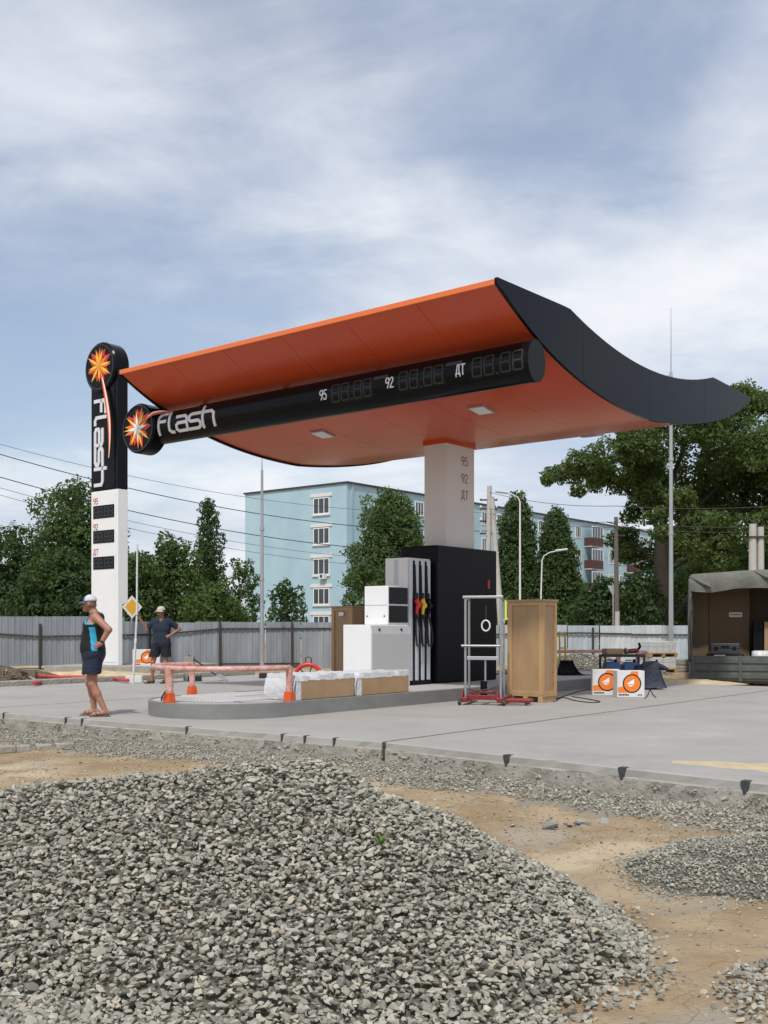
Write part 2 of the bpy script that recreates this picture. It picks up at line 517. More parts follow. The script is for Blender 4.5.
def seg_digits(mb, wid, hei, fmap, z0, z1, mi=0, n=4):
    dw = wid / (n + .35); t = hei * .085
    x = 0
    for i in range(n):
        a, b = x + dw * .12, x + dw * .86
        y0, y1, ym = hei * .08, hei * .92, hei * .5
        g = t * .6
        for q in (((a + g, y0), (b - g, y0)), ((a + g, ym), (b - g, ym)), ((a + g, y1), (b - g, y1)), ((a, y0 + g), (a, ym - g)),
                  ((a, ym + g), (a, y1 - g)), ((b, y0 + g), (b, ym - g)), ((b, ym + g), (b, y1 - g))):
            ribbon(mb, list(q), t, fmap, z0, z1, mi, .03)
        x += dw
        if i == 1:
            ribbon(mb, [(x + dw * .12, y0), (x + dw * .2, y0)], t, fmap, z0, z1, mi)
            x += dw * .35
def panel(mb, x0, x1, y0, y1, fmap, z, mi=0, ny=6):
    vv = []; ff = []
    for j in range(ny + 1):
        y = y0 + (y1 - y0) * j / ny
        vv += [fmap(x0, y, z), fmap(x1, y, z)]
    for j in range(ny):
        o = 2 * j
        ff.append((o, o + 1, o + 3, o + 2))
    mb.add(vv, ff, mi)
def burst(mb, cx, cy, r, fmap, z, white=True, seed=3):
    rd = random.Random(seed)
    def kite(a, L, w, zz, mi, r0=0.0):
        c, s = math.cos(a), math.sin(a)
        P = [(r0, 0), (L * .45, w), (L, 0), (L * .45, -w)]
        mb.add([fmap(cx + x * c - y * s, cy + x * s + y * c, zz) for x, y in P], [(0, 1, 2, 3)], mi)
    for i in range(11):
        a = 2 * math.pi * i / 11 + rd.uniform(-.15, .15)
        kite(a, r * rd.uniform(.7, .95), r * .21, z, 0)
    for i in range(9):
        a = 2 * math.pi * i / 9 + rd.uniform(-.2, .2)
        kite(a, r * rd.uniform(.6, .9), r * .095, z + .003, 1)
    for i in range(8):
        a = 2 * math.pi * i / 8 + .25 + rd.uniform(-.2, .2)
        kite(a, r * rd.uniform(.75, 1.0), r * .06, z + .006, 2)
    for i in range(8 if white else 0):
        kite(2 * math.pi * i / 8 + .1, r * (.42 if i % 2 else .6), r * .075, z + .009, 3)

# ================================================================== the setting
def smooth01(x):
    x = np.clip(x, 0, 1); return x * x * (3 - 2 * x)
def vnoise(x, y, s, seed=0):
    # cheap smooth value noise
    x = np.asarray(x) * s; y = np.asarray(y) * s
    xi = np.floor(x).astype(np.int64); yi = np.floor(y).astype(np.int64)
    fx = smooth01(x - xi); fy = smooth01(y - yi)
    def hsh(a, b):
        h = (a * 374761393 + b * 668265263 + seed * 974634777) & 0xffffffff
        h = ((h ^ (h >> 13)) * 1274126177) & 0xffffffff
        return ((h ^ (h >> 16)) & 0xffff) / 65535.0
    return (hsh(xi, yi) * (1 - fx) + hsh(xi + 1, yi) * fx) * (1 - fy) + (hsh(xi, yi + 1) * (1 - fx) + hsh(xi + 1, yi + 1) * fx) * fy
UX, UY = U.x, U.y
GZ = -0.30
def uv_np(x, y):
    dx, dy = x - C0.x, y - C0.y
    return dx * UX + dy * UY, -dx * UY + dy * UX
def front_u(v):
    return np.interp(v, [-16, -9.5, -5, 2.23, 8.7], [-9.6, -8.9, -8.38, -8.8, -9.15])
def ground_z(x, y):
    u, v = uv_np(x, y)
    near = GZ + .05 * (vnoise(x, y, .9, 1) - .5) + .028 * (vnoise(x, y, 3.1, 2) - .5) + .028 * (vnoise(x, y, 7, 3) - .5)
    rise = smooth01((np.maximum(u - 5.2, v - 8.0)) / .6)
    z = near * (1 - rise) + (-.05 + .03 * (vnoise(x, y, 2, 5) - .5)) * rise
    pit = smooth01((u - 6.3) / .8) * smooth01((-.2 - v) / 1.0) * smooth01((26 - u) / 3) * smooth01((34.5 - y) / 2.0)
    return z * (1 - pit) + (-.92) * pit
def axis(parts):
    a = [parts[0][0]]
    for e, s in [(p[1], p[2]) for p in parts]:
        n = max(1, int(round((e - a[-1]) / s)))
        a += list(np.linspace(a[-1], e, n + 1)[1:])
    return np.array(a)
xs = axis([(-2500, -400, 700), (0, -60, 85), (0, -16, 4), (0, -4.5, .5), (0, 4.5, .07), (0, 16, .5), (0, 60, 4), (0, 400, 85), (0, 2500, 700)])
ys = axis([(-600, -60, 180), (0, -2, 8), (0, 2.6, .6), (0, 15, .07), (0, 40, .5), (0, 120, 8), (0, 400, 70), (0, 3500, 775)])
gx, gy = np.meshgrid(xs, ys, indexing='ij')
gz = ground_z(gx, gy)
nx_, ny_ = gx.shape
ii = (np.arange(nx_ - 1)[:, None] * ny_ + np.arange(ny_ - 1)[None, :]).ravel()
gf = np.stack([ii, ii + ny_, ii + ny_ + 1, ii + 1], 1)
gm = bpy.data.materials.new('dry_earth'); gm.use_nodes = True
def earth_nodes(m):
    t = m.node_tree; L = t.links; b = t.nodes['Principled BSDF']
    b.inputs['Roughness'].default_value = .95
    b.inputs['Specular IOR Level'].default_value = .2
    tcn = t.nodes.new('ShaderNodeTexCoord')
    def noise(s, d=8, r=.6, off=0):
        mp = t.nodes.new('ShaderNodeMapping'); mp.inputs['Location'].default_value = (off, off * .7, 0)
        L.new(tcn.outputs['Object'], mp.inputs[0])
        n = t.nodes.new('ShaderNodeTexNoise'); n.inputs['Scale'].default_value = s; n.inputs['Detail'].default_value = d
        n.inputs['Roughness'].default_value = r; L.new(mp.outputs[0], n.inputs['Vector']); return n.outputs[0]
    def rng_(src, a, bb):
        q = t.nodes.new('ShaderNodeMapRange'); q.interpolation_type = 'SMOOTHSTEP'
        q.inputs[1].default_value, q.inputs[2].default_value = a, bb; L.new(src, q.inputs[0]); return q.outputs[0]
    def wk_(s):
        q = t.nodes.new('ShaderNodeMath'); q.operation = 'MULTIPLY'; q.inputs[1].default_value = .35; L.new(s, q.inputs[0]); return q.outputs[0]
    def mix(f, a, bb):
        q = t.nodes.new('ShaderNodeMix'); q.data_type = 'RGBA'; L.new(f, q.inputs[0])
        for i, s in ((6, a), (7, bb)):
            if isinstance(s, tuple): q.inputs[i].default_value = (*s, 1)
            else: L.new(s, q.inputs[i])
        return q.outputs[2]
    c = mix(rng_(noise(1.6), .35, .68), (.30, .215, .125), (.43, .335, .215))
    c = mix(rng_(noise(.7, 6, .6, 9), .52, .66), c, (.50, .41, .28))
    c = mix(rng_(noise(.9, 8, .65, 21), .54, .7), c, (.35, .31, .25))
    c = mix(rng_(noise(38, 4, .6, 3), .55, .75), c, (.21, .16, .105))
    L.new(c, b.inputs['Base Color'])
    vor = t.nodes.new('ShaderNodeTexVoronoi'); vor.feature = 'DISTANCE_TO_EDGE'; vor.inputs['Scale'].default_value = 2.6
    wob = t.nodes.new('ShaderNodeTexNoise'); wob.inputs['Scale'].default_value = 4
    vm = t.nodes.new('ShaderNodeVectorMath'); vm.operation = 'MULTIPLY_ADD'
    L.new(tcn.outputs['Object'], wob.inputs['Vector']); L.new(wob.outputs['Color'], vm.inputs[0])
    vm.inputs[1].default_value = (.35, .35, .35); L.new(tcn.outputs['Object'], vm.inputs[2]); L.new(vm.outputs[0], vor.inputs['Vector'])
    crack = wk_(rng_(vor.outputs['Distance'], 0.0, .012))
    ad = t.nodes.new('ShaderNodeMath'); ad.operation = 'MULTIPLY_ADD'
    L.new(noise(30, 8, .7, 4), ad.inputs[0]); ad.inputs[1].default_value = .9; L.new(crack, ad.inputs[2])
    bp = t.nodes.new('ShaderNodeBump'); bp.inputs['Strength'].default_value = .8; bp.inputs['Distance'].default_value = .02
    L.new(ad.outputs[0], bp.inputs['Height']); L.new(bp.outputs[0], b.inputs['Normal'])
earth_nodes(gm)
ground = npmesh('ground', np.stack([gx.ravel(), gy.ravel(), gz.ravel()], 1), gf, gm, k=4, smooth=True)
kind(ground, 'structure', 'bare brown earth around the new forecourt')

# ---- concrete forecourt: three cast panels with dark joints between them
fore = bpy.data.objects.new('forecourt', None); COL.objects.link(fore)
kind(fore, 'structure', 'pale cast concrete forecourt slab with dark joints')
fore.location = C0; fore.rotation_euler = (0, 0, ANG)
def slab_panel(v0, v1, ub=5.9):
    n = max(2, int((v1 - v0) / .12))
    vv_ = np.linspace(v0, v1, n)
    fu = front_u(vv_)
    rows = []
    for dz, du, jit in ((0.0, .014, .004), (-.010, 0, .004), (-.075, -.003, .004), (-.09, -.016, .007), (-.2, -.012, .012), (-.55, .0, .01)):
        rows.append([(fu[i] - 0 + (du + rng.normal(0, jit)), vv_[i], dz) for i in range(n)])
    mb = MB()
    m = len(rows)
    base = [p for r_ in rows for p in r_]
    ff = [(j * n + i, j * n + i + 1, (j + 1) * n + i + 1, (j + 1) * n + i) for j in range(m - 1) for i in range(n - 1)]
    mb.add(base, ff[:], 1)
    mb.m = [0 if k < 2 * (n - 1) else 1 for k in range(len(ff))]
    a, b, c, d = (ub, v1, 0), (ub, v0, 0), (ub, v1, -.55), (ub, v0, -.55)
    o = len(mb.v); mb.v += [a, b, c, d]
    mb.f.append(list(range(n)) + [o, o + 1]); mb.m.append(0)
    mb.f.append([o, o + 2, o + 3, o + 1]); mb.m.append(1)
    mb.f.append([o + 1, o + 3] + [j * n for j in range(m - 1, -1, -1)]); mb.m.append(1)
    mb.f.append([j * n + n - 1 for j in range(m)] + [o + 2, o]); mb.m.append(1)
    return mb.build('slab_panel', [M['concrete'], M['conc2']], fore)
slab_panel(-16, -5.03); slab_panel(-4.97, 3.17); slab_panel(3.23, 8.7)
for v in (-5.0, 3.2):
    MB().box(float(front_u(v)) + .01, 5.9, v - .029, v + .029, -.5, -.008).build('joint_seal', M['tar'], fore)
# bitumen drips over the slab edge, where the joint strips end
for i, xp in enumerate((507, 622, 745, 305, 66, 4, 82, 187, 282, 335)):
    P0 = UV(-8.38, -4.99) if xp > 384 else UV(-8.38, -4.99)
    # point on the front edge seen at column xp
    best = min(np.linspace(-12, 8.6, 1200), key=lambda v: abs(384 + F * UV(float(front_u(v)), v).x / UV(float(front_u(v)), v).y - xp))
    u0 = float(front_u(best))
    w = .042 if i < 3 else .018
    mb = MB()
    for (da, za, zb, wk) in ((-.016, .004, -.04, 1.0), (-.018, -.036, -.07, .75), (-.026, -.066, -.10 if i < 3 else -.085, .4)):
        k = 7
        prof = [(best - w * wk + 2 * w * wk * j / (k - 1), za - .004 * random.random()) for j in range(k)]
        prof += [(best + w * wk * (.8 - 1.6 * j / (k - 1)), zb - .012 * random.random()) for j in range(k)]
        mb.prism(prof, u0 + da, u0 + .02, 'x')
    mb.box(u0 - .01, u0 + .07, best - w * .8, best + w * .8, .001, .005)
    mb.build('bitumen_drip', M['tar'], fore)
# ---- kerb stones along the left back of the slab
kb = bpy.data.objects.new('kerb', None); COL.objects.link(kb); kind(kb, 'structure', 'grey precast kerb along the far edge of the slab')
kb.location = C0; kb.rotation_euler = (0, 0, ANG)
k0 = None
for i in range(12):
    if k0 is None:
        k0 = MB().prism([(0, -.3), (.16, -.3), (.16, .10), (.13, .13), (.02, .13), (0, .11)], 0, .985, 'x').build('kerb_stone', M['conc2'], kb)
        k = k0
    else:
        k = k0.copy(); COL.objects.link(k)
    k.location = (-9 + i * 1.0, 8.72 + random.uniform(-.012, .012), random.uniform(-.008, .004)); k.rotation_euler = (0, 0, random.uniform(-.006, .006))

# ---- fuelling island (steel-edged, rounded noses)
ISV, ISR, ISU = -.55, 1.2, 6.64
def stadium(r, n=28, ends=ISU):
    p = []
    for k in range(n + 1):
        a = math.pi / 2 + math.pi * k / n
        p.append((-ends + r * math.cos(a), ISV + r * math.sin(a)))
    for k in range(n + 1):
        a = -math.pi / 2 + math.pi * k / n
        p.append((ends - 1.2 + r * math.cos(a), ISV + r * math.sin(a)))
    return p
isl = thing('fuel_island', 'raised grey fuelling island with rounded steel edge under the canopy', 'island', C0, ANG)
mb = MB()
po, pi_ = stadium(ISR), stadium(ISR - .05)
n = len(po)
vv = [(p[0], p[1], 0.001) for p in po] + [(p[0], p[1], .212) for p in po] + [(p[0] * 1, p[1], .222) for p in stadium(ISR - .012)] + [(p[0], p[1], .222) for p in pi_] + [(p[0], p[1], .18) for p in pi_]
ff = [(r_ * n + k, r_ * n + (k + 1) % n, (r_ + 1) * n + (k + 1) % n, (r_ + 1) * n + k) for r_ in range(4) for k in range(n)]
mb.add(vv, ff)
mb.build('steel_edge', M['isl'], isl, smooth=35)
MB().prism(stadium(ISR - .052), .002, .214, 'z').build('island_top', M['paver'], isl)
for k in (4, 10, 16, 22):
    a = math.pi / 2 + math.pi * k / 28
    MB().box(-.003, .003, -.02, .02, .01, .2)
# anti-slip mats on the nose
def mat_grid(u0, u1, v0, v1, nu, nv, rz=0.0):
    t = thing('floor_mat', 'white lattice mat lying on the island nose', 'mat', UV((u0 + u1) / 2, (v0 + v1) / 2, .2145), ANG + rz, 'white lattice mats on the island nose')
    w, h = u1 - u0, v1 - v0
    mb = MB()
    for i in range(nu + 1):
        x = -w / 2 + w * i / nu; mb.box(x - .012, x + .012, -h / 2, h / 2, 0, .016)
    for j in range(nv + 1):
        y = -h / 2 + h * j / nv; mb.box(-w / 2 - .012, w / 2 + .012, y - .012, y + .012, .002, .0185)
    mb.build('lattice', M['white2'], t); return t
a = mat_grid(-7.15, -6.35, -1.15, -.35, 12, 12, .2); a['label'] = 'white lattice mat on the island nose, nearer the rail'
b_ = mat_grid(-6.7, -5.6, -.25, .45, 14, 9); b_['label'] = 'white lattice mat on the island nose, farther from the rail'

# ================================================================== canopy
can = thing('fuel_canopy', 'orange boat-shaped canopy with black ends and price beam on a central column', 'canopy', C0, ANG)
cu = np.array([0, 1.2, 2.0, 2.75, 3.9, 5.0]); czb = np.array([5.06, 5.10, 5.20, 5.34, 5.68, 6.20])
cf = np.polyfit(cu ** 2, czb, 3)
def zbot(u): return float(np.polyval(cf, u * u)) + (.10 * math.sin(math.pi * u / 5) if u > 0 else 0)
def ztop(u):
    u = abs(u)
    if u < 2.95: return 5.90 + .41 * (u / 2.95) ** 2
    return 6.31 + (6.26 - 6.31) * (u - 2.95) / (5 - 2.95)
us = list(np.linspace(-5, 5, 41))
VA, VB = -4.36, 4.24
# core
poly = [(u, zbot(u) + .04) for u in us] + [(u, ztop(u) - .004) for u in reversed(us)]
MB().prism([(q[0] * .996, q[1]) for q in poly], VA + .02, VB - .02, 'y').build('core', M['char'], can)
# underside panels with narrow seams
NP = 6
for i in range(NP):
    a0 = VA + .03 + (VB - VA - .06) * i / NP + .0035; a1 = VA + .03 + (VB - VA - .06) * (i + 1) / NP - .0035
    dz = random.uniform(-.002, .002)
    pl = [(u, zbot(u) + dz) for u in us] + [(u, zbot(u) + .034 + dz) for u in reversed(us)]
    MB().prism(pl, a0, a1, 'y').build('underside_panel', M['orange'], can, smooth=30)
# orange drip edges on both long sides, sunlit brightness put into their colour
for s in (-1, 1):
    u0, u1 = (5.0, 5.045) if s > 0 else (-5.045, -5.0)
    MB().box(u0, u1, VA + .01, VB - .01, 6.195, 6.28).build('edge_trim', M['orange_edge_lit'], can, bevel=.008)
MB().prism([(u, ztop(u)) for u in us] + [(u, ztop(u) + .012) for u in reversed(us)], VA + .03, VB - .03, 'y').build('roof_sheet', M['galv'], can)
# black end fascias, in four panels each
for (y0, y1) in ((VA - .035, VA + .018), (VB - .018, VB + .035)):
    cuts = [-5.05, -2.5, 0.0, 2.5, 5.05]
    for j in range(4):
        uu = list(np.linspace(cuts[j] + .003, cuts[j + 1] - .003, 13))
        cl = lambda u: max(-5, min(5, u))
        pl = [(u, zbot(cl(u)) - .035 * (1 - (abs(cl(u)) / 5) ** 6)) for u in uu] + [(u, ztop(cl(u)) + .03) for u in reversed(uu)]
        MB().prism(pl, y0, y1, 'y').build('end_fascia', M['navy'], can, smooth=20)
# recessed lights
for u in (-2.0, 2.2):
    for v in (-2.1, 1.7):
        zz = zbot(u); sl_ = (zbot(u + .05) - zbot(u - .05)) / .1
        mb = MB(); p0 = Vector((u - .2, v, zz - .2 * sl_ - .012)); p1 = Vector((u + .2, v, zz + .2 * sl_ - .012))
        mb.obox(p0, p1, .34, .03)
        lf = mb.build('light_fitting', M['galv'], can)
        mb = MB(); mb.obox(p0.lerp(p1, .08) - Vector((0, 0, .012)), p0.lerp(p1, .92) - Vector((0, 0, .012)), .28, .02)
        mb.build('diffuser', M['white'], lf)
# column
col = MB().box(-.5, .5, -.275, .275, 2.9, 5.16).build('column', M['white2'], can, bevel=.012)
MB().box(-.52, .52, -.295, .295, 5.0, 5.11).build('column_collar', M['orange'], can)
cm = lambda x, y, z: (x - .13, -.275 - z, y)
for s, zz in (('95', 4.62), ('92', 4.27), ('ДТ', 3.93)):
    mb = MB(); text(mb, s, .17, .020, cm, .001, .005, .26, .16, zz, sx=.85)
    mb.build('grade_print', M['brown_red'], col)
# black plinth block
blk = MB().box(-1.07, 1.08, -.455, .455, .215, 2.92).build('plinth_block', M['mblack'], can, bevel=.03)
MB().box(.72, .80, -.463, -.4575, 2.12, 2.30).build('warning_label', M['red'], blk)
# price beam
BU, BZ, BRU, BRZ = -4.0, 5.30, .25, .315
def ell(k, n=40): a = 2 * math.pi * k / n; return (BU + BRU * math.cos(a), BZ + BRZ * math.sin(a))
Bn = -4.40; Bf = 4.55
beam = MB().prism([ell(k) for k in range(40)], Bn, Bf, 'y').build('price_beam', M['black'], can, smooth=40)
MB().prism([(BU + (p[0] - BU) * 1.02, BZ + (p[1] - BZ) * 1.02) for p in [ell(k) for k in range(40)]], Bn - .02, Bn + .05, 'y').build('end_cap', M['black'], beam, smooth=40)
for v in (-3.4, -1.2, 1.0, 3.2):
    MB().box(BU + .16, BU + .2, v - .03, v + .03, BZ + .1, zbot(BU) + .0).build('hanger', M['orange'], beam)
def bmap(x, y, z):    # x along the beam from its far end, y up the curve
    th = y / BRZ
    return (BU - (BRU + z) * math.cos(th), Bf - x, BZ + (BRZ + z) * math.sin(th))
P_b = UV(BU - BRU, 0)
bx = lambda px_: Bf - tsolve(P_b, V, px_)
for s, xa, xb, la in (('95', 331, 372, 320), ('92', 398, 444, 386), ('ДТ', 471, 524, 456)):
    x0, x1 = bx(xa), bx(xb)
    mb = MB(); panel(mb, x0 - .03, x1 + .03, -.20, .20, bmap, .004, ny=10)
    d_ = mb.build('price_display', M['glass_blk'], beam, recalc=False)
    mb = MB(); seg_digits(mb, x1 - x0, .34, lambda x, y, z: bmap(x0 + x, y - .17, z), .005, .008)
    mb.build('digit_segments', M['seg'], d_)
    mb = MB(); h = .155
    text(mb, s, h, .02, lambda x, y, z: bmap(bx(la) + x, y - .07, z), .003, .010, sx=.66)
    mb.build('grade_print', M['silver'], beam)
    mb = MB(); panel(mb, x1 + .02, min(x1 + .33, Bf - Bn - .03), .10, .16, bmap, .005, ny=3); mb.build('grey_strip', M['rimgrey'], beam, recalc=False)  # plain grey strip to the right of each display
# the wordmark and the comet tail
x0 = bx(159); x1 = bx(214)
hh = .27
mb = MB(); text(mb, 'flash', hh, .058, lambda x, y, z: bmap(x0 + x, y - .17, z), .002, .022, .19, step=.03, sx=(x1 - x0) / 4.18 / hh)
mb.build('wordmark', M['silver'], beam)
# round logo head
LC = Vector((BU, Bf + .02, BZ - .0)); LR = .50
head = MB().lathe([(LR - .03, -.33), (LR, -.30), (LR, .02), (LR - .03, .05)], LC, 40, 'x').build('logo_drum', M['black'], can, smooth=40)
mb = MB()
mb.lathe([(LR * .90, -.345), (LR * .93, -.345), (LR * .93, -.33), (LR * .90, -.33), (LR * .90, -.345)], LC, 48, 'x', caps=False); mb.build('drum_ring', M['rimgrey'], head, smooth=40)
fm = lambda x, y, z: (LC.x - .337 - z, LC.y - x, LC.z + y)
mb = MB(); burst(mb, 0, 0, LR * .96, fm, .002, True, 5)
mb.build('flash_burst', [M['fl_red'], M['fl_or'], M['fl_ye'], M['fl_wh']], head, recalc=False)
mb = MB()
arc = [(.08 + 1.55 * t, .06 + .34 * math.sin(min(1, t * 1.25) * math.pi / 2) - .05 * t * t) for t in np.linspace(0, 1, 24)]
def tailmap(x, y, z):
    if x < LR: return (LC.x - .345 - z, LC.y - x, LC.z + y)
    k = min(1, (x - LR) / .25)
    p = bmap(Bf - LC.y + x, min(y, .3), z)
    return (p[0] * k + (LC.x - .345 - z) * (1 - k), LC.y - x, p[2] * k + (LC.z + y) * (1 - k))
wf = [.02 + .06 * math.sin(math.pi * min(1, t * 1.1)) for t in np.linspace(0, 1, 24)]
ribbon(mb, arc, wf, tailmap, .006, .012, 0)
ribbon(mb, [(x, y + .012) for x, y in arc], [w * .6 for w in wf], tailmap, .012, .016, 1)
ribbon(mb, [(x, y + .02) for x, y in arc[4:]], [w * .35 for w in wf[4:]], tailmap, .016, .02, 2)
mb.build('comet_tail', [M['fl_red'], M['fl_or'], M['fl_wh']], head, recalc=False)

# ================================================================== price stele
SP = W(118, 665, 31.5); SP.z = .19
st = thing('price_stele', 'tall white and black price stele with round flash sign on top', 'sign', SP, ANG)
sw = tsolve(SP, V, 91.3)
zt = zpx(490, 31.8) - .19
zdisc = zpx(368, 32.0) - .19
ym = tsolve(SP, V, 102.5)
body = MB().box(0, .16, 0, sw, 0, zt).build('white_body', M['white'], st, bevel=.01)
MB().box(.1602, .36, .0, sw, zpx(604, 31.6) - .19, zt).build('rear_housing', M['white'], st, bevel=.01)
MB().box(.161, .185, .04, sw - .04, .0, zpx(604, 31.6) - .2).build('open_back', M['mblack'], st)
MB().box(-.012, -.0005, .10, sw - .10, .08, zt - .05).build('front_panel', M['white'], st, bevel=.004)
up = MB().box(0, .36, 0, sw, zt + .004, zdisc).build('black_body', M['black'], st, bevel=.012)
MB().box(-.02, -.0005, .14, sw - .14, zt + .05, zdisc - .5).build('black_panel', M['black'], up, bevel=.006)
smap = lambda x, y, z: (-.012 - z, sw - x, y)      # x from the left edge, y = height
for s, ya, yb, yl in (('95', 505.4, 517, 499.5), ('92', 530.6, 542, 525.6), ('ДТ', 557, 568.3, 551)):
    za, zb = zpx(yb, 31.8) - .19, zpx(ya, 31.8) - .19
    xa, xb = sw * .11, sw * .86
    mb = MB(); panel(mb, xa, xb, za, zb, smap, .012, ny=1)
    mb.box(-.0235, -.0125, sw - xb - .02, sw - xa + .02, za - .02, zb + .02, 1)
    dsp = mb.build('price_display', [M['glass_blk'], M['mblack']], st, recalc=False)
    mb = MB(); seg_digits(mb, (xb - xa) * .94, (zb - za) * .86, lambda x, y, z: smap(xa + .03 + x, za + (zb - za) * .07 + y, z), .0125, .016)
    mb.build('digit_segments', M['segw'], dsp)
    mb = MB(); text(mb, s, .17, .022, lambda x, y, z: smap(sw * .10 + x, zpx(yl, 31.8) - .19 - .10 + y, z), .001, .006, sx=.85)
    mb.build('grade_print', M['red'], st)
TR = .75
drum = MB().lathe([(TR - .04, -.10), (TR, -.06), (TR, .40), (TR - .03, .43)], (0, ym, zdisc), 44, 'x').build('logo_drum', M['black'], st, smooth=40)
mb = MB().lathe([(TR * .86, -.115), (TR * .89, -.115), (TR * .89, -.10), (TR * .86, -.10), (TR * .86, -.115)], (0, ym, zdisc), 48, 'x', caps=False); mb.build('drum_ring', M['rimgrey'], drum, smooth=40)
dm = lambda x, y, z: (-.105 - z, ym - x, zdisc + y)
mb = MB(); burst(mb, -.03, .05, TR * .90, dm, .002, False, 9)
mb.build('flash_burst', [M['fl_red'], M['fl_or'], M['fl_ye'], M['fl_wh']], drum, recalc=False)
mb = MB()
tl = [(.02 + .50 * math.sin(t * 1.9) * (1 if t < .83 else 1) , -.02 - 2.75 * t) for t in np.linspace(0, 1, 26)]
tl = [(x - .12 * max(0, t - .6) , y) for (x, y), t in zip(tl, np.linspace(0, 1, 26))]
wf = [.03 + .14 * math.sin(math.pi * min(1, t * .98 + .02)) for t in np.linspace(0, 1, 26)]
ribbon(mb, tl, wf, dm, .010, .014, 0)
ribbon(mb, [(x + .012, y) for x, y in tl], [w * .7 for w in wf], dm, .014, .017, 1)
ribbon(mb, [(x + .03, y) for x, y in tl[3:]], [w * .35 for w in wf[3:]], dm, .017, .02, 2)
mb.build('comet_tail', [M['fl_red'], M['fl_or'], M['fl_wh']], drum, recalc=False)
mb = MB()
ztx0, ztx1 = zpx(401, 32) - .19, zpx(485, 32) - .19
hh = .36
text(mb, 'flash', hh, .105, lambda x, y, z: (-.021 - z, sw - .25 - y, ztx0 - x), .001, .03, .19, step=.1, sx=(ztx0 - ztx1) / 4.18 / hh)
mb.build('wordmark', M['silver'], up)
MB().lathe([(.03, 0), (.03, .05), (.012, .06), (.012, .10)], (.15, ym, zdisc + TR - .01), 10).build('lifting_eye', M['galv'], drum)
pl = thing('stele_plinth', 'low concrete plinth slab under the white price stele', 'plinth', (0, 0, 0))
a = W(44, 672, 31.2); b_ = W(160, 672, 30.6)
mb = MB()
pp = [(a.x, a.y), (b_.x, b_.y), (b_.x + 1.2, b_.y + 3.2), (a.x + 1.2, a.y + 3.6)]
mb.prism(pp, -.2, .19); mb.build('slab', M['conc2'], pl, bevel=.02)

# ================================================================== dispenser
DO = UV(-2.2, -.1, .214)
dis = thing('fuel_dispenser', 'white and grey fuel dispenser with red and yellow nozzles on the island', 'fuel pump', DO, ANG)
O = (-2.2, -.1, .214)
zi = .215
mb = MB().prism([(-.455, zi), (-.455, 1.2), (-.425, 1.36), (.2, 1.36), (.2, zi)], -3.1, -1.935, 'x')
lc = mb.build('lower_cabinet', M['white'], dis, off=O, bevel=.012)
mb = MB().prism([(-.463, zi + .02), (-.463, 1.165), (-.456, 1.165), (-.456, zi + .02)], -3.06, -1.97, 'x'); mb.build('front_panel', M['cabinet'], lc, off=O)
mb = MB().prism([(-.464, 1.185), (-.435, 1.345), (-.428, 1.345), (-.457, 1.185)], -3.06, -1.97, 'x'); mb.build('top_panel', M['cabinet'], lc, off=O)
for u in (-2.85, -2.2):
    MB().lathe([(.022, -.012), (.022, .006)], (u, -.456, 1.27), 12, 'y').build('lock', M['mblack'], lc, off=O)
ub = MB().box(-2.56, -1.935, -.42, .14, 1.362, 2.08).build('display_box', M['white'], dis, off=O, bevel=.012)
for z0_, z1_ in ((1.40, 1.715), (1.745, 2.055)):
    s_ = MB().box(-2.53, -1.965, -.432, -.4205, z0_, z1_).build('screen', M['glass_blk'], ub, off=O, bevel=.004)
    if z0_ > 1.5:
        for k in range(3):
            MB().box(-2.2, -2.12, -.4345, -.4325, 1.83 + k * .065, 1.85 + k * .065).build('readout', M['seg'], s_, off=O)
MB().box(-2.566, -2.5605, -.41, .13, 1.722, 1.73).build('seam', M['cabinet'], ub, off=O)
for v in (-.34, .07):
    MB().lathe([(.014, -.008), (.014, .004)], (-2.562, v, 1.52), 10, 'x').build('lock', M['mblack'], ub, off=O)
# hose tower
pr = []
for k in range(7):
    a = math.pi + (math.pi / 2) * k / 6
    pr.append((-1.93 + .07 + .07 * math.cos(a), -.4 + .07 + .07 * math.sin(a)))
pr = [(-1.93, .14)] + pr + [(-1.235, -.4), (-1.235, .14)]
tw = MB().prism([(p[0], p[1]) for p in pr], zi, 2.63).build('hose_tower', M['white2'], dis, off=O, smooth=35)
MB().box(-1.9335, -1.9305, -.17, -.07, 2.12, 2.60).build('grey_stripe', M['cabinet'], tw, off=O)
MB().box(-1.86, -1.24, -.408, -.401, zi + .06, 2.58).build('recess', M['mblack'], tw, off=O)
pil = []
for k in range(4):
    x = -1.845 + k * .187
    mb = MB()
    pp = [(x - .058 + .116 * j / 8, -.409 - .035 * math.sin(math.pi * j / 8)) for j in range(9)]
    mb.prism(pp, zi + .09, 2.60); mb.build('pilaster', M['pil'], tw, off=O, smooth=50)
MB().box(-1.87, -1.238, -.446, -.4005, zi + .002, zi + .085).build('kick_plate', M['mblack'], tw, off=O)
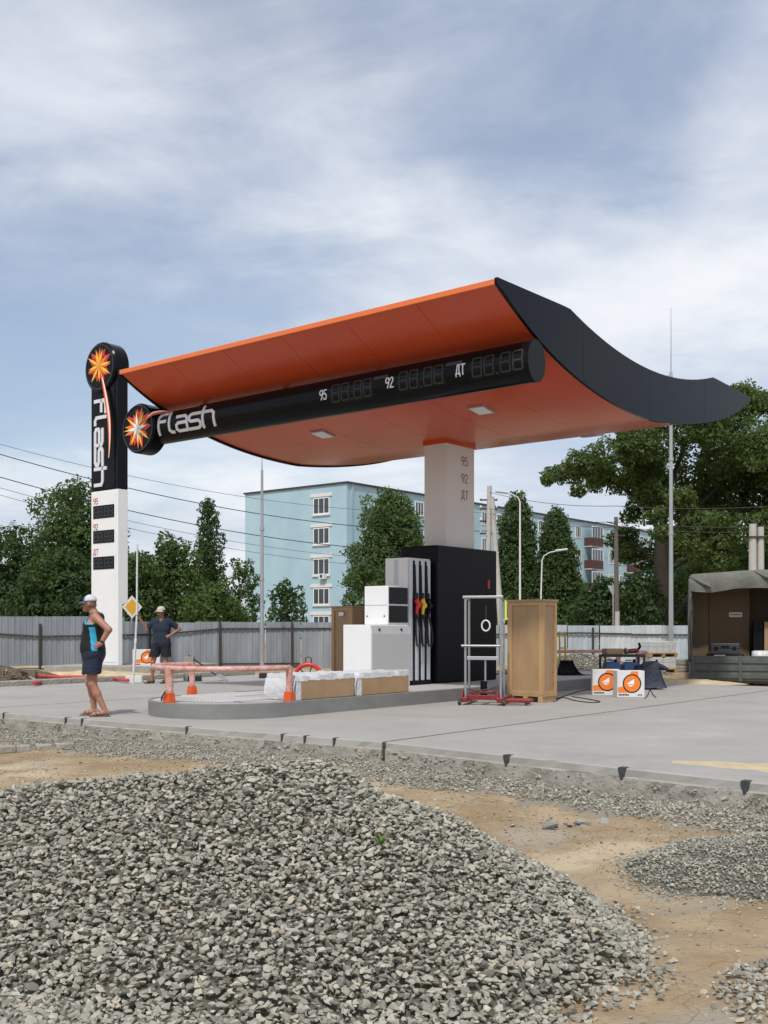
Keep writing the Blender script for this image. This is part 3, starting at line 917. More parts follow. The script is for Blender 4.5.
for k, mn in enumerate(('nozr', 'nozy', 'mblack')):
    x = -1.845 + (k + .5) * .187
    MB().box(x - .085, x + .085, -.452, -.4085, 1.47, 1.97).build('nozzle_pocket', M['mblack'], tw, off=O, bevel=.01)
    mb = MB()
    mb.tube([(x + .035, -.475, 1.86), (x + .03, -.485, 1.79), (x, -.50, 1.73), (x - .03, -.51, 1.67), (x - .03, -.50, 1.56)], [.022, .028, .036, .036, .026], 8)
    mb.obox((x - .055, -.50, 1.83), (x + .065, -.50, 1.70), .05, .075)
    nz = mb.build('nozzle', M[mn], dis, off=O, smooth=50)
    mb = MB(); mb.tube([(x - .03, -.50, 1.58), (x - .03, -.53, 1.45), (x + .01, -.55, 1.25), (x + .05, -.54, 1.05), (x + .03, -.52, .93), (x + .005, -.48, .98), (x + .0, -.455, 1.2), (x, -.45, 2.0), (x, -.43, 2.5)], .0185, 7)
    mb.build('hose', M['rubber'], dis, off=O, smooth=60)

# ================================================================== hoop barriers at the island noses
def hoop(sign, label):
    cu_ = -6.64 if sign < 0 else 5.44
    o = UV(cu_, ISV, .2145)
    t = thing('hoop_barrier', label, 'barrier', o, ANG, 'hoop barriers at the island noses')
    Rr, zr = 1.13, .50
    a0, a1 = (R(78), R(279)) if sign < 0 else (R(-99), R(102))
    pts = [(Rr * math.cos(a), Rr * math.sin(a), zr) for a in np.linspace(a0, a1, 22)]
    def drop(p, q):
        d = Vector(p) - Vector(q); d.normalize()
        return d
    rail = MB().tube(pts, .041, 10).build('rail', M['pinkfilm'], t, smooth=60)
    for a in (a0, (a0 + a1) / 2, a1):
        x, y = Rr * math.cos(a), Rr * math.sin(a)
        w = .08 if a == (a0 + a1) / 2 else .062
        mb = MB().tube([(x, y, zr + .02), (x, y, .36), (x, y, .14)], [w * .95, w * .8, w * .72], 10)
        p = mb.build('post', M['pinkfilm'], t, smooth=60)
        mb = MB()
        ca, sa = math.cos(a), math.sin(a)
        bt = [(x + (dx * ca - dy * sa) * .068, y + (dx * sa + dy * ca) * .068, .0) for dx, dy in ((-1, -1), (1, -1), (1, 1), (-1, 1))]
        tp = [(x + (dx * ca - dy * sa) * .054, y + (dx * sa + dy * ca) * .054, .15) for dx, dy in ((-1, -1), (1, -1), (1, 1), (-1, 1))]
        mb.add(bt + tp, [(3, 2, 1, 0), (4, 5, 6, 7), (0, 1, 5, 4), (1, 2, 6, 5), (2, 3, 7, 6), (3, 0, 4, 7)])
        mb.build('orange_shoe', M['coneor'], p, bevel=.008)
        if a == (a0 + a1) / 2:
            MB().tube([(x - .09, y - .02, .17), (x - .1, y + .05, .08), (x - .06, y + .1, .03)], .012, 6).build('loose_strap', M['rubber'], p)
    return t
hoop(-1, 'pink film-wrapped hoop barrier with orange shoes on the near island nose')
hoop(1, 'film-wrapped hoop barrier on the far island nose behind the wooden crate')

# ================================================================== long cartons on the island edge
def long_carton(u0, u1, v0, v1, h, label):
    o = UV((u0 + u1) / 2, (v0 + v1) / 2, .2235)
    t = thing('long_carton', label, 'carton', o, ANG, 'film-wrapped cartons on the island')
    a, b = (u1 - u0) / 2, (v1 - v0) / 2
    MB().box(-a + .10, a, -b, b, 0, h).build('cardboard_box', M['card'], t, bevel=.012)
    # foam and film on the top and the near end, uneven
    n, m_ = 26, 12
    vv = []; 
    for i in range(n + 1):
        for j in range(m_ + 1):
            x = -a - .0 + 2 * a * i / n; y = -b + 2 * b * j / m_
            vv.append((x, y, h + .012 + .016 * random.random() + .05 * float(vnoise(np.array([i * .21 + u0]), np.array([j * .33 + v0]), 1.3, 77)[0])))
    ff = [(i * (m_ + 1) + j, (i + 1) * (m_ + 1) + j, (i + 1) * (m_ + 1) + j + 1, i * (m_ + 1) + j + 1) for i in range(n) for j in range(m_)]
    k = len(vv)
    edge = [i * (m_ + 1) for i in range(n + 1)] + [n * (m_ + 1) + j for j in range(1, m_ + 1)] + [i * (m_ + 1) + m_ for i in range(n - 1, -1, -1)] + [j for j in range(m_ - 1, 0, -1)]
    for e in edge: vv.append((vv[e][0] * 1.004, vv[e][1] * 1.008, h - .03 - .02 * random.random()))
    ne = len(edge)
    for q in range(ne): ff.append((edge[q], k + q, k + (q + 1) % ne, edge[(q + 1) % ne]))
    MB().add(vv, ff).build('film_top', M['film'], t, smooth=80)
    vv = []; nn, mm = 8, 10
    for i in range(nn + 1):
        for j in range(mm + 1):
            vv.append((-a - .015 - .02 * random.random() - .03 * math.sin(math.pi * i / nn), (-b - .006) + (2 * b + .012) * j / mm, h * i / nn * .99))
    ff = [(i * (mm + 1) + j, (i + 1) * (mm + 1) + j, (i + 1) * (mm + 1) + j + 1, i * (mm + 1) + j + 1) for i in range(nn) for j in range(mm)]
    mb = MB().add(vv, ff); mb.box(-a + .0, -a + .098, -b + .004, b - .004, 0.001, h - .004)
    mb.build('wrapped_end', M['film'], t, smooth=80)
    return t
long_carton(-6.34, -5.02, -1.70, -1.08, .325, 'long film-wrapped cardboard carton beside the pink hoop barrier')
long_carton(-4.93, -3.60, -1.70, -1.08, .315, 'long film-wrapped cardboard carton in front of the fuel dispenser')

# ================================================================== wooden crates
def crate(loc, rz, w, d, h, label, group):
    t = thing('wooden_crate', label, 'crate', loc, rz, group)
    z0 = .13
    for y in (-d / 2 + .06, 0, d / 2 - .06):
        MB().box(-w / 2, w / 2, y - .045, y + .045, 0, .10).build('skid', M['pine'], t, bevel=.004)
    MB().box(-w / 2, w / 2, -d / 2 - .005, d / 2 + .005, .101, z0).build('base_board', M['pine'], t, bevel=.004)
    MB().box(-w / 2 + .02, w / 2 - .02, -d / 2 + .02, d / 2 - .02, z0 + .001, h - .04).build('plywood_body', M['ply'], t)
    MB().box(-w / 2 - .02, w / 2 + .02, -d / 2 - .02, d / 2 + .02, h - .04, h).build('lid', M['ply'], t, bevel=.004)
    bw = .065
    for sx in (-1, 1):
        x = sx * (w / 2 - .02)
        for sy in (-1, 1):
            y = sy * (d / 2 - .02)
            # battens on the +-x faces
            MB().box(min(x, x + sx * .024), max(x, x + sx * .024), min(y, y - sy * bw), max(y, y - sy * bw), z0 + .002, h - .042).build('batten', M['pine'], t, bevel=.003)
            # battens on the +-y faces
            xx = sx * (w / 2 + .004)
            MB().box(min(xx, xx - sx * bw), max(xx, xx - sx * bw), min(y + sy * .001, y + sy * .025), max(y + sy * .001, y + sy * .025), z0 + .002, h - .042).build('batten', M['pine'], t, bevel=.003)
        for z in (z0 + .002, h - .042 - bw):
            MB().box(min(x, x + sx * .022), max(x, x + sx * .022), -d / 2 + .02 + bw + .002, d / 2 - .02 - bw - .002, z, z + bw).build('batten', M['pine'], t, bevel=.003)
    for sy in (-1, 1):
        y = sy * (d / 2 - .02)
        for z in (z0 + .002, h - .042 - bw):
            MB().box(-w / 2 + bw, w / 2 - bw, min(y, y + sy * .022), max(y, y + sy * .022), z, z + bw).build('batten', M['pine'], t, bevel=.003)
        for k in range(7):
            MB().lathe([(.009, 0), (.009, .004)], (w / 2 - .10, y + (.0005 if sy > 0 else -.0045), .32 + k * .2), 8, 'y').build('screw', M['chain'], t)
    return t
ck = G(543, 703)
cr = crate(ck + U * .24 + V * .36, ANG, .47, .72, 1.80, 'tall plywood crate on skids standing beside the lift stacker', None)
cr2 = crate(W(349, 640, 24.3) * Vector((1, 1, 0)) if False else Vector((W(349, 640, 24.3).x, 24.3, 0.0)), ANG, .5, .62, 1.80, 'plywood crate half hidden behind the white fuel dispenser', None)
MB().box(-.2765, -.2745, -.07, .07, 1.58, 1.66).build('paper_label', M['white'], cr2)
for (wd, y_, z_) in ((.38, -.0, 1.56), (.2, .05, 1.47)):
    mb = MB()
    for k in range(9):
        yy = y_ - wd / 2 + wd * k / 9
        mb.box(-.2165, -.2155, yy, yy + wd / 9 * .45, z_ + random.uniform(-.01, .01), z_ + .05)
    mb.build('faded_stencil', M['card'], cr)

# ================================================================== hand stacker
sp = G(483, 705)
stk = thing('hand_stacker', 'manual lift stacker with bare metal mast and red wheeled base', 'lift stacker', sp, R(-15))
def tub(p, r, m_, nm, n=8, par=stk): return MB().tube(p, r, n).build(nm, m_, par, smooth=60)
for y in (0, .34):
    for x in (-.30, .30):
        mb = MB().box(x - .019, x + .019, y - .017, y + .017, .12, 1.80 - (0 if y == 0 else .03)); mb.build('upright', M['alu'], stk, bevel=.006)
MB().box(-.345, .345, -.035, .03, 1.80, 1.845).build('top_bar', M['alu'], stk, bevel=.008)
for x in (-.30, .30):
    MB().box(x - .02, x + .02, .022, .34, 1.77, 1.80).build('side_tie', M['alu'], stk, bevel=.006)
tub([(-.36, -.055, 1.0), (.30, -.055, 1.0)], .022, M['alu'], 'push_bar')
MB().box(-.272, .272, -.018, .018, .76, .82).build('carriage', M['galv'], stk, bevel=.006)
MB().box(-.06, .06, .05, .11, .74, .84).build('carriage_block', M['mblack'], stk, bevel=.006)
MB().box(.275, .36, .1, .14, 1.38, 1.44).build('catch', M['galv'], stk, bevel=.006)
tub([(0, .08, .12), (0, .08, .40)], .06, M['mblack'], 'hydraulic_jack', 14)
tub([(0.03, .06, .40), (.03, .06, .76)], .018, M['alu'], 'piston')
tub([(.05, .0, 1.68), (.05, .0, 1.43)], .008, M['chain'], 'cable')
mb = MB(); mb.tube([(.05 + .07 * math.cos(a), -.01, 1.34 + .09 * math.sin(a)) for a in np.linspace(0, 2 * math.pi, 17)], .014, 7); mb.build('control_ring', M['white2'], stk, smooth=60)
tub([(-.24, -.06, .27), (-.1, -.1, .24), (.12, -.1, .27), (.2, -.02, .3)], .014, M['chain'], 'pedal_linkage')
for x in (-.30, .30):
    MB().box(x - .055, x + .055, -.12, .95, .05, .13).build('base_leg', M['redpaint'], stk, bevel=.012)
    MB().prism([(-.12, .13), (.2, .13), (.12, .24), (-.02, .24)], x - .06, x - .029, 'x').build('gusset', M['redpaint'], stk, bevel=.004)
    for y in (-.14, .9):
        w_ = MB().lathe([(.05, -.022), (.055, -.015), (.055, .015), (.05, .022)], (x + (.075 if x > 0 else -.075), y, .056), 16, 'x').build('wheel', M['chain'], stk, smooth=40)
        MB().lathe([(.022, -.026), (.022, .026)], (x + (.075 if x > 0 else -.075), y, .056), 10, 'x').build('hub', M['alu'], w_)
MB().box(-.244, .244, -.07, -.03, .09, .17).build('cross_beam', M['redpaint'], stk, bevel=.008)
MB().box(-.244, .244, .02, .06, .19, .23).build('cross_beam', M['redpaint'], stk, bevel=.008)
MB().box(.36, .80, .02, .14, .045, .10).build('fork', M['redpaint'], stk, bevel=.01)
MB().box(.36, .80, .30, .42, .045, .10).build('fork', M['redpaint'], stk, bevel=.01)
MB().lathe([(.024, -.05), (.024, .05)], (.72, .08, .0245), 12, 'y').build('fork_roller', M['chain'], stk)
MB().lathe([(.024, -.05), (.024, .05)], (.72, .36, .0245), 12, 'y').build('fork_roller', M['chain'], stk)

# ================================================================== printed fan cartons and things around
def fan_box(px_, rz, label, w=.52, d=.3, h=.50, z=0.0, base=None, group='white and orange printed cartons'):
    p = base if base is not None else G(px_, 697.5)
    t = thing('printed_carton', label, 'carton', p + Vector((0, d / 2, z)), rz, group)
    MB().box(-w / 2, w / 2, -d / 2, d / 2, 0.001, h).build('box', M['boxw'], t, bevel=.008)
    y = -d / 2 - .0015
    fp = lambda x, yy, z_: (x, y - z_, yy)
    mb = MB()
    mb.add([fp(-w / 2 + .01, .09, 0), fp(w * .10, .09, 0), fp(-w * .05, h * .45, 0), fp(-w / 2 + .01, h * .38, 0)], [(0, 1, 2, 3)])
    mb.add([fp(w * .02, h - .01, 0), fp(w / 2 - .12, h - .01, 0), fp(w / 2 - .12, h * .60, 0), fp(-w * .16, h * .66, 0)], [(0, 1, 2, 3)])
    mb.add([fp(.02 + .165 * math.cos(a), h * .52 + .165 * math.sin(a), .0006) for a in [2 * math.pi * k / 28 for k in range(28)]], [tuple(range(28))])
    mb.build('orange_print', M['boxo'], t, recalc=False)
    mb = MB(); ribbon(mb, [(.02 + .165 * math.cos(a), h * .52 + .165 * math.sin(a)) for a in np.linspace(0, 2 * math.pi, 33)], .022, fp, .0008, .0014)
    mb.build('black_ring', M['mblack'], t, recalc=False)
    mb = MB()
    mb.add([fp(-.09, h * .50, .0015), fp(.06, h * .70, .0015), fp(.06, h * .50, .0015)], [(0, 1, 2)])
    mb.add([fp(-.01, h * .40, .0015), fp(.06, h * .47, .0015), fp(-.06, h * .47, .0015)], [(0, 1, 2)])
    mb.build('white_figure', M['fl_wh'], t, recalc=False)
    mb = MB()
    for k in range(7): mb.box(-w / 2 + .03 + k * .028, -w / 2 + .05 + k * .028, y - .0014, y - .0008, .035, .065 + .006 * (k % 2))
    for k in range(3): mb.box(w / 2 - .13 + k * .03, w / 2 - .11 + k * .03, y - .0014, y - .0008, .035, .06)
    mb.build('small_print', M['mblack'], t)
    return t
fan_box(0, R(-6), 'white and orange printed carton with ring motif, left of the pair', base=G(607, 695.5))
fan_box(630.5, R(3), 'white and orange printed carton with ring motif, right of the pair')
# carton by the stele
b3 = W(145, 667, 30.95); b3.z = .191
fan_box(0, R(10), 'white and orange printed carton on the stele plinth behind the man in the T-shirt', .78, .4, .48, 0, Vector((b3.x, b3.y, .19)))
# folding stand with blue cans and cartons on it
tb = G(622, 689)
stand = thing('work_stand', 'low black steel stand behind the printed cartons', 'stand', tb, R(4))
for x in (-.42, .42):
    for y in (-.2, .2):
        MB().box(x - .02, x + .02, y - .02, y + .02, 0, .72).build('leg', M['chain'], stand)
for z in (.36, .70):
    for y in (-.2, .2): MB().box(-.40, .40, y - .015, y + .015, z - .015, z + .015).build('rail', M['chain'], stand)
    for x in (-.42, .42): MB().box(x - .015, x + .015, -.18, .18, z - .015, z + .015).build('rail', M['chain'], stand)
MB().box(-.44, .44, -.22, .22, .721, .74).build('top_board', M['chain'], stand)
for k, (x, lb) in enumerate(((-.22, 'blue plastic can under the black stand, left one'), (.18, 'blue plastic can under the black stand, right one'))):
    t = thing('blue_can', lb, 'can', tb + Vector((x, 0, 0)), R(4), 'blue plastic cans')
    MB().prism([(-.17, 0), (.17, 0), (.17, .52), (.12, .58), (-.12, .58), (-.17, .52)], -.13, .13, 'y').build('body', M['bluebox'], t, bevel=.02)
    MB().lathe([(.035, .58), (.035, .63), (.02, .635)], (0.08, 0, 0), 12).build('cap', M['mblack'], t)
    MB().box(-.1, .02, -.02, .02, .60, .625).build('handle', M['bluebox'], t)
def plain_box(name, label, cat, p, rz, s, m_, tape=None):
    t = thing(name, label, cat, p, rz)
    MB().box(-s[0] / 2, s[0] / 2, -s[1] / 2, s[1] / 2, 0.001, s[2]).build('box', m_, t, bevel=.008)
    MB().box(-s[0] / 2 - .002, s[0] / 2 + .002, -.03, .03, s[2] + .0005, s[2] + .002).build('tape', M[tape or 'pine'], t)
    return t
plain_box('small_carton', 'small brown carton on the black stand', 'carton', tb + Vector((-.2, 0, .741)), R(10), (.38, .28, .12), M['card'])
# hand tools heap on the stand
t = thing('power_tool', 'dark red power tool lying on the black stand', 'tool', tb + Vector((.24, 0, .741)), R(20))
MB().tube([(-.16, 0, .06), (0, 0, .07), (.1, 0, .08)], [.05, .055, .045], 12).build('motor', M['redpaint'], t, smooth=50)
MB().tube([(.1, 0, .08), (.17, 0, .16), (.14, 0, .24)], [.03, .03, .026], 8).build('handle', M['mblack'], t, smooth=50)
MB().lathe([(.07, -.008), (.07, .008)], (-.19, 0, .071), 18, 'x').build('disc', M['alu'], t)
# tarpaulin over a toolbox
tp = G(646, 689)
t = thing('tarp_bundle', 'dark blue tarpaulin draped over a box behind the printed cartons', 'tarpaulin', tp, R(-5))
n = 22; vv = []
for i in range(n + 1):
    for j in range(n + 1):
        x, y = (i / n - .5), (j / n - .5)
        m_ = max(abs(x), abs(y)) * 2
        h = .50 * (1 - smooth01(np.array((m_ - .55) / .45))) + .03
        vv.append((x * .72 + .05 * math.sin(9 * y) * m_, y * .6, float(h) * (1 + .10 * math.sin(7 * x + 3 * y)) + .02 * random.random() + (.1 if x > .3 and abs(y) < .3 else 0)))
ff = [(i * (n + 1) + j, (i + 1) * (n + 1) + j, (i + 1) * (n + 1) + j + 1, i * (n + 1) + j + 1) for i in range(n) for j in range(n)]
MB().add(vv, ff).build('sheet', M['tarp'], t, smooth=70)
MB().tube([(.22, 0, .50), (.34, -.02, .46), (.46, -.05, .42)], [.07, .06, .03], 10).build('hanging_fold', M['tarp'], t, smooth=60)
MB().box(-.2, .2, -.17, .17, 0.0, .45).build('box_inside', M['tarp'], t)
# water bottle
bp_ = G(591, 690); bp_.z = 0
t = thing('water_bottle', 'clear plastic water bottle with blue cap left of the printed cartons', 'bottle', UV(4.3, -1.5, .2145), 0)
MB().lathe([(.045, 0), (.05, .02), (.05, .2), (.04, .24), (.018, .3), (.018, .33)], (0, 0, 0), 14).build('bottle_body', M['film'], t, smooth=50)
MB().lathe([(.022, .33), (.022, .36)], (0, 0, 0), 12).build('cap', M['bluebox'], t)
MB().lathe([(.0515, .1), (.0515, .17)], (0, 0, 0), 14).build('wrapper', M['bluebox'], t, smooth=50)
# cables
def cable(px_, label, r=.009, m_='rubber'):
    pts = [G(x, y) + Vector((0, 0, r)) for x, y in px_]
    cv = []
    for i in range(len(pts) - 1):
        p0, p1, p2, p3 = pts[max(0, i - 1)], pts[i], pts[i + 1], pts[min(len(pts) - 1, i + 2)]
        for k in range(6):
            s = k / 6
            cv.append(.5 * ((2 * p1) + (p2 - p0) * s + (2 * p0 - 5 * p1 + 4 * p2 - p3) * s * s + (3 * p1 - p0 - 3 * p2 + p3) * s ** 3))
    cv.append(pts[-1])
    return tag(MB().tube(cv, r, 6).build('cable', M[m_], None, smooth=60), label, 'cable')
cable([(556, 699), (566, 696), (578, 692), (590, 690), (598, 692)], 'black cable running from the plywood crate to the printed cartons')
cable([(554, 702), (563, 698), (575, 701), (590, 703), (600, 702), (585, 699), (572, 697)], 'black cable looped on the slab right of the plywood crate')
cable([(645, 699), (648, 695), (650, 690), (653, 695), (656, 698)], 'short black cable end beside the tarpaulin bundle')
# dark cloth and yellow hand truck right of the crate
hp = UV(3.9, -1.0, .2145)
t = thing('hand_truck', 'yellow hand truck frame standing on the island behind the plywood crate', 'hand truck', Vector((4.15, 24.6, .2145)), R(15))
for x in (-.07, .07):
    MB().tube([(x, 0, 0.02), (x, .05, 1.0)], .022, 8).build('upright', M['yellow'], t)
for z in (.3, .62, .95):
    MB().tube([(-.07, .0 + .05 * z, z), (.07, .05 * z, z)], .016, 8).build('rung', M['yellow'], t)
MB().box(-.16, .16, -.18, .02, 0, .02).build('toe_plate', M['chain'], t)
t = thing('cloth_heap', 'black cloth hung over the hand truck behind the plywood crate', 'cloth', Vector((4.18, 24.4, .2145)), R(15))
vv = []; n = 14
for i in range(n + 1):
    for j in range(n + 1):
        x = i / n - .5; s = j / n
        z = .34 * (1 - s) ** 2.6
        vv.append((x * (.3 + .5 * s) + .12 * s * s, -.04 - .10 * s - .22 * max(0, s - .6) + .02 * math.sin(x * 22), max(.012, z) + .012 * random.random()))
ff = [(i * (n + 1) + j, (i + 1) * (n + 1) + j, (i + 1) * (n + 1) + j + 1, i * (n + 1) + j + 1) for i in range(n) for j in range(n)]
o = MB().add(vv, ff).build('fabric', M['mblack'], t, smooth=70)
sm = o.modifiers.new('thick', 'SOLIDIFY'); sm.thickness = .012
# red hose reel behind the cartons
rp = W(328, 664, 17.3); 
t = thing('hose_reel', 'red ringed reel with dark spokes behind the long carton', 'reel', UV(-4.9, -.6, .2145), ANG)
# reel stands upright facing the camera
rr = .22
ax = R(-52)
def rl(x, z, dy=0): return (x * math.cos(ax) - dy * math.sin(ax), x * math.sin(ax) + dy * math.cos(ax), z)
for dy in (-.06, .06):
    MB().tube([rl(rr * math.cos(a), rr + .045 + rr * math.sin(a), dy) for a in np.linspace(0, 2 * math.pi, 29)], .034 if dy < 0 else .02, 8).build('ring', M['nozr'], t, smooth=60)
for k in range(6):
    a = k * math.pi / 6 * 2 + .2
    MB().tube([rl(0, rr + .045, -.06), rl(rr * math.cos(a), rr + .045 + rr * math.sin(a), -.06)], .011, 6).build('spoke', M['chain'], t)
MB().tube([rl(0, rr + .045, -.09), rl(0, rr + .045, .09)], .05, 12).build('hub', M['chain'], t)
MB().tube([rl(-.05, 2 * rr + .06, 0), rl(-.045, 2 * rr + .15, 0), rl(0, 2 * rr + .17, 0), rl(.045, 2 * rr + .15, 0), rl(.05, 2 * rr + .06, 0)], .011, 6).build('handle', M['chain'], t)
MB().box(-.14, .14, -.14, .14, 0, .012).build('foot', M['chain'], t)
# dark rubber blocks on the slab beyond the island
for (x, y, lb) in ((194, 681.5, 'black rubber block on the slab near the man in the T-shirt'), (265, 678.3, 'black rubber block on the slab behind the pink hoop rail')):
    p = G(x, y)
    t = thing('rubber_block', lb, 'block', p, R(6), 'black rubber blocks')
    MB().prism([(-.16, 0), (.16, 0), (.15, .125), (-.15, .125)], 0, .5, 'y').build('block', M['rubber'], t, bevel=.01)
# sand patch on the slab
def blob(name, cx, cy, rx, ry, rot, h, z, m_, seed, n=40, rings=7, rag=.22):
    rd = random.Random(seed)
    ph = [rd.uniform(0, 6.28) for _ in range(5)]
    vv = [(0, 0, h)]
    for r_ in range(1, rings + 1):
        f = r_ / rings
        for k in range(n):
            a = 2 * math.pi * k / n
            w = 1 + rag * (math.sin(2 * a + ph[0]) * .5 + math.sin(3 * a + ph[1]) * .4 + math.sin(7 * a + ph[2]) * .22 + math.sin(13 * a + ph[3]) * .13 + rd.uniform(-.12, .12))
            x, y = f * w * rx * math.cos(a), f * w * ry * math.sin(a)
            vv.append((x, y, h * (1 - f ** 1.6) * (1 + .3 * rd.uniform(-1, 1)) + (.0 if f < 1 else -.004)))
    ff = [(0, 1 + k, 1 + (k + 1) % n) for k in range(n)]
    for r_ in range(rings - 1):
        for k in range(n):
            ff.append((1 + r_ * n + k, 1 + (r_ + 1) * n + k, 1 + (r_ + 1) * n + (k + 1) % n, 1 + r_ * n + (k + 1) % n))
    o = MB().add(vv, ff).build(name, m_, None, smooth=60)
    o.location = (cx, cy, z); o.rotation_euler = (0, 0, rot)
    return o
p = G(752, 769)
kind(blob('sand_patch', p.x + .1, p.y + .1, .62, .36, R(-44), .012, .001, M['sand'], 3, rag=.5), 'stuff', 'pale sand spilt on the slab near its edge')
p = W(662, 681, 25.4)
kind(blob('sand_strip', 6.9, 25.2, 1.9, .5, .1, .12, -.03, M['sand'], 5), 'stuff', 'strip of yellow sand behind the slab by the truck')
p = W(88, 673, 29.2)
kind(blob('sand_heap', p.x, 29.6, 2.0, .6, .05, .16, -.06, M['sand'], 8), 'stuff', 'low heap of pale sand in front of the stele plinth')
p = W(680, 664, 33)
# debris heap at the far left with wood chips
dm_ = blob('debris_heap', -10.6, 27.6, 2.3, 1.6, .5, .34, -.06, M['debris'], 11, 48, 9)
kind(dm_, 'stuff', 'brown heap of soil and wood scraps along the zinc fence')
mb = MB()
for k in range(420):
    r_ = math.sqrt(random.random()); a = random.uniform(0, 6.28)
    q = Vector((-10.6 + 2.2 * r_ * math.cos(a), 27.5 + 1.5 * r_ * math.sin(a), -.03 + .32 * (1 - r_ ** 1.6)))
    d = Vector((random.uniform(-1, 1), random.uniform(-1, 1), random.uniform(-.2, .5))).normalized() * random.uniform(.05, .16)
    mb.obox(q - d, q + d, random.uniform(.02, .07), random.uniform(.01, .03), random.choice((0, 1, 1, 1, 2)))
kind(mb.build('wood_scraps', [M['wood'], M['debris'], M['conc2']], None, recalc=False), 'stuff', 'loose wood scraps strewn over the brown heap')
# red conduits
def conduit(pp, label):
    pts = [G(x, y, .07) for x, y, d in pp]
    return tag(MB().tube(pts, .042, 8).build('conduit', M['hose'], None, smooth=60), label, 'conduit', 'red conduits on the ground')
conduit([(22, 674, 27.4), (40, 676, 27.2), (62, 677, 27.1), (90, 677, 27.1), (115, 678.5, 27.0), (128, 680.5, 26.8)], 'red conduit lying on the sand, the longer and upper of two')
conduit([(33, 683.5, 25.9), (44, 681, 26.0), (65, 680.5, 26.1), (90, 679.5, 26.3), (105, 678.5, 26.5)], 'red conduit lying along the kerb, the lower of two')
t = thing('concrete_block', 'small white concrete block at the foot of the white pole', 'block', W(134, 684, 25.6) * Vector((1, 1, 0)), R(8))
MB().box(-.2, .2, -.14, .14, -.08, .15).build('block', M['bwhite'], t, bevel=.01)

# ================================================================== masts
def mast(name, label, x, ybase, ytop, d, r0, r1, rod=None):
    zb = -.06
    t = thing(name, label, 'mast', W(x, HOR, d) * Vector((1, 1, 0)) + Vector((0, 0, zb)), 0)
    H_ = zpx(ytop, d) - zb
    MB().tube([(0, 0, .03), (0, 0, H_ * .45), (0, 0, H_)], [r0, (r0 + r1) / 2, r1], 12).build('shaft', M['galv'], t, smooth=60)
    MB().box(-r0 * 1.9, r0 * 1.9, -r0 * 1.9, r0 * 1.9, 0, .04).build('base_plate', M['galv'], t)
    for z in (.45, .7):
        MB().tube([(0, 0, H_ * z), (0, 0, H_ * z + .1)], r0 * 1.0, 12).build('collar', M['galv'], t, smooth=60)
    if rod:
        MB().tube([(0, 0, H_ - .02), (0, 0, H_ + rod)], [.022, .008], 8).build('lightning_rod', M['galv'], t)
    return t
mast('lightning_mast', 'tall tapered steel lightning mast right of the canopy', 671, 660, 372, 36.5, .085, .05, 2.2)
mast('lightning_mast', 'slim steel mast in front of the blue apartment block', 262, 667, 470, 33.5, .075, .04, .5)

# ================================================================== pallets of wrapped blocks by the right fence
pw = W(657, 668, 32.5); pw.z = -.05
prev = 0
for k, (zz, lb) in enumerate(((0, 'pallet of film-wrapped pale blocks by the zinc fence, lower one'), (.475, 'pallet of film-wrapped pale blocks by the zinc fence, stacked on top'))):
    t = thing('block_pallet', lb, 'pallet', Vector((pw.x, pw.y, pw.z + zz)), R(14), 'pallets of wrapped blocks')
    for x in (-.42, 0, .42): MB().box(x - .05, x + .05, -.42, .42, 0, .09).build('skid', M['pine'], t)
    for q in range(6): MB().box(-.47, .47, -.42 + q * .143, -.42 + q * .143 + .11, .091, .115).build('board', M['pine'], t)
    for r_ in range(2):
        for c_ in range(4):
            MB().box(-.43 + c_ * .215, -.43 + c_ * .215 + .21, -.4, .4, .117 + r_ * .178, .117 + r_ * .178 + .176).build('block', M['film'], t, bevel=.012)
t = thing('cable_drum', 'stack of grey concrete rings beside the wrapped pallets', 'concrete ring', W(682, 668, 33.2) * Vector((1, 1, 0)) + Vector((0, 0, -.06)), 0)
for k in range(2):
    MB().lathe([(.42 - .05 * k, k * .2), (.45 - .05 * k, k * .2 + .03), (.45 - .05 * k, k * .2 + .17), (.42 - .05 * k, k * .2 + .195)], (0, 0, 0), 24).build('ring', M['conc2'], t, smooth=40)

# ================================================================== fences
def sheet_mesh(w, h, nw, m_):
    # trapezoid-profiled sheet, front at -y
    prof = []
    for k in range(nw):
        x = w * k / nw; s = w / nw
        prof += [(x, 0), (x + s * .32, 0), (x + s * .42, -.016), (x + s * .82, -.016), (x + s * .92, 0)]
    prof.append((w, 0))
    vv = [(x, y, 0) for x, y in prof] + [(x, y, h) for x, y in prof] + [(x, y + .004, 0) for x, y in prof] + [(x, y + .004, h) for x, y in prof]
    n = len(prof)
    ff = [(k, k + 1, n + k + 1, n + k) for k in range(n - 1)] + [(2 * n + k + 1, 2 * n + k, 3 * n + k, 3 * n + k + 1) for k in range(n - 1)]
    ff += [(n + k, n + k + 1, 3 * n + k + 1, 3 * n + k) for k in range(n - 1)]
    ff += [(0, n, 3 * n, 2 * n), (n - 1, 3 * n - 1, 4 * n - 1, 2 * n - 1)]
    return MB().add(vv, ff)
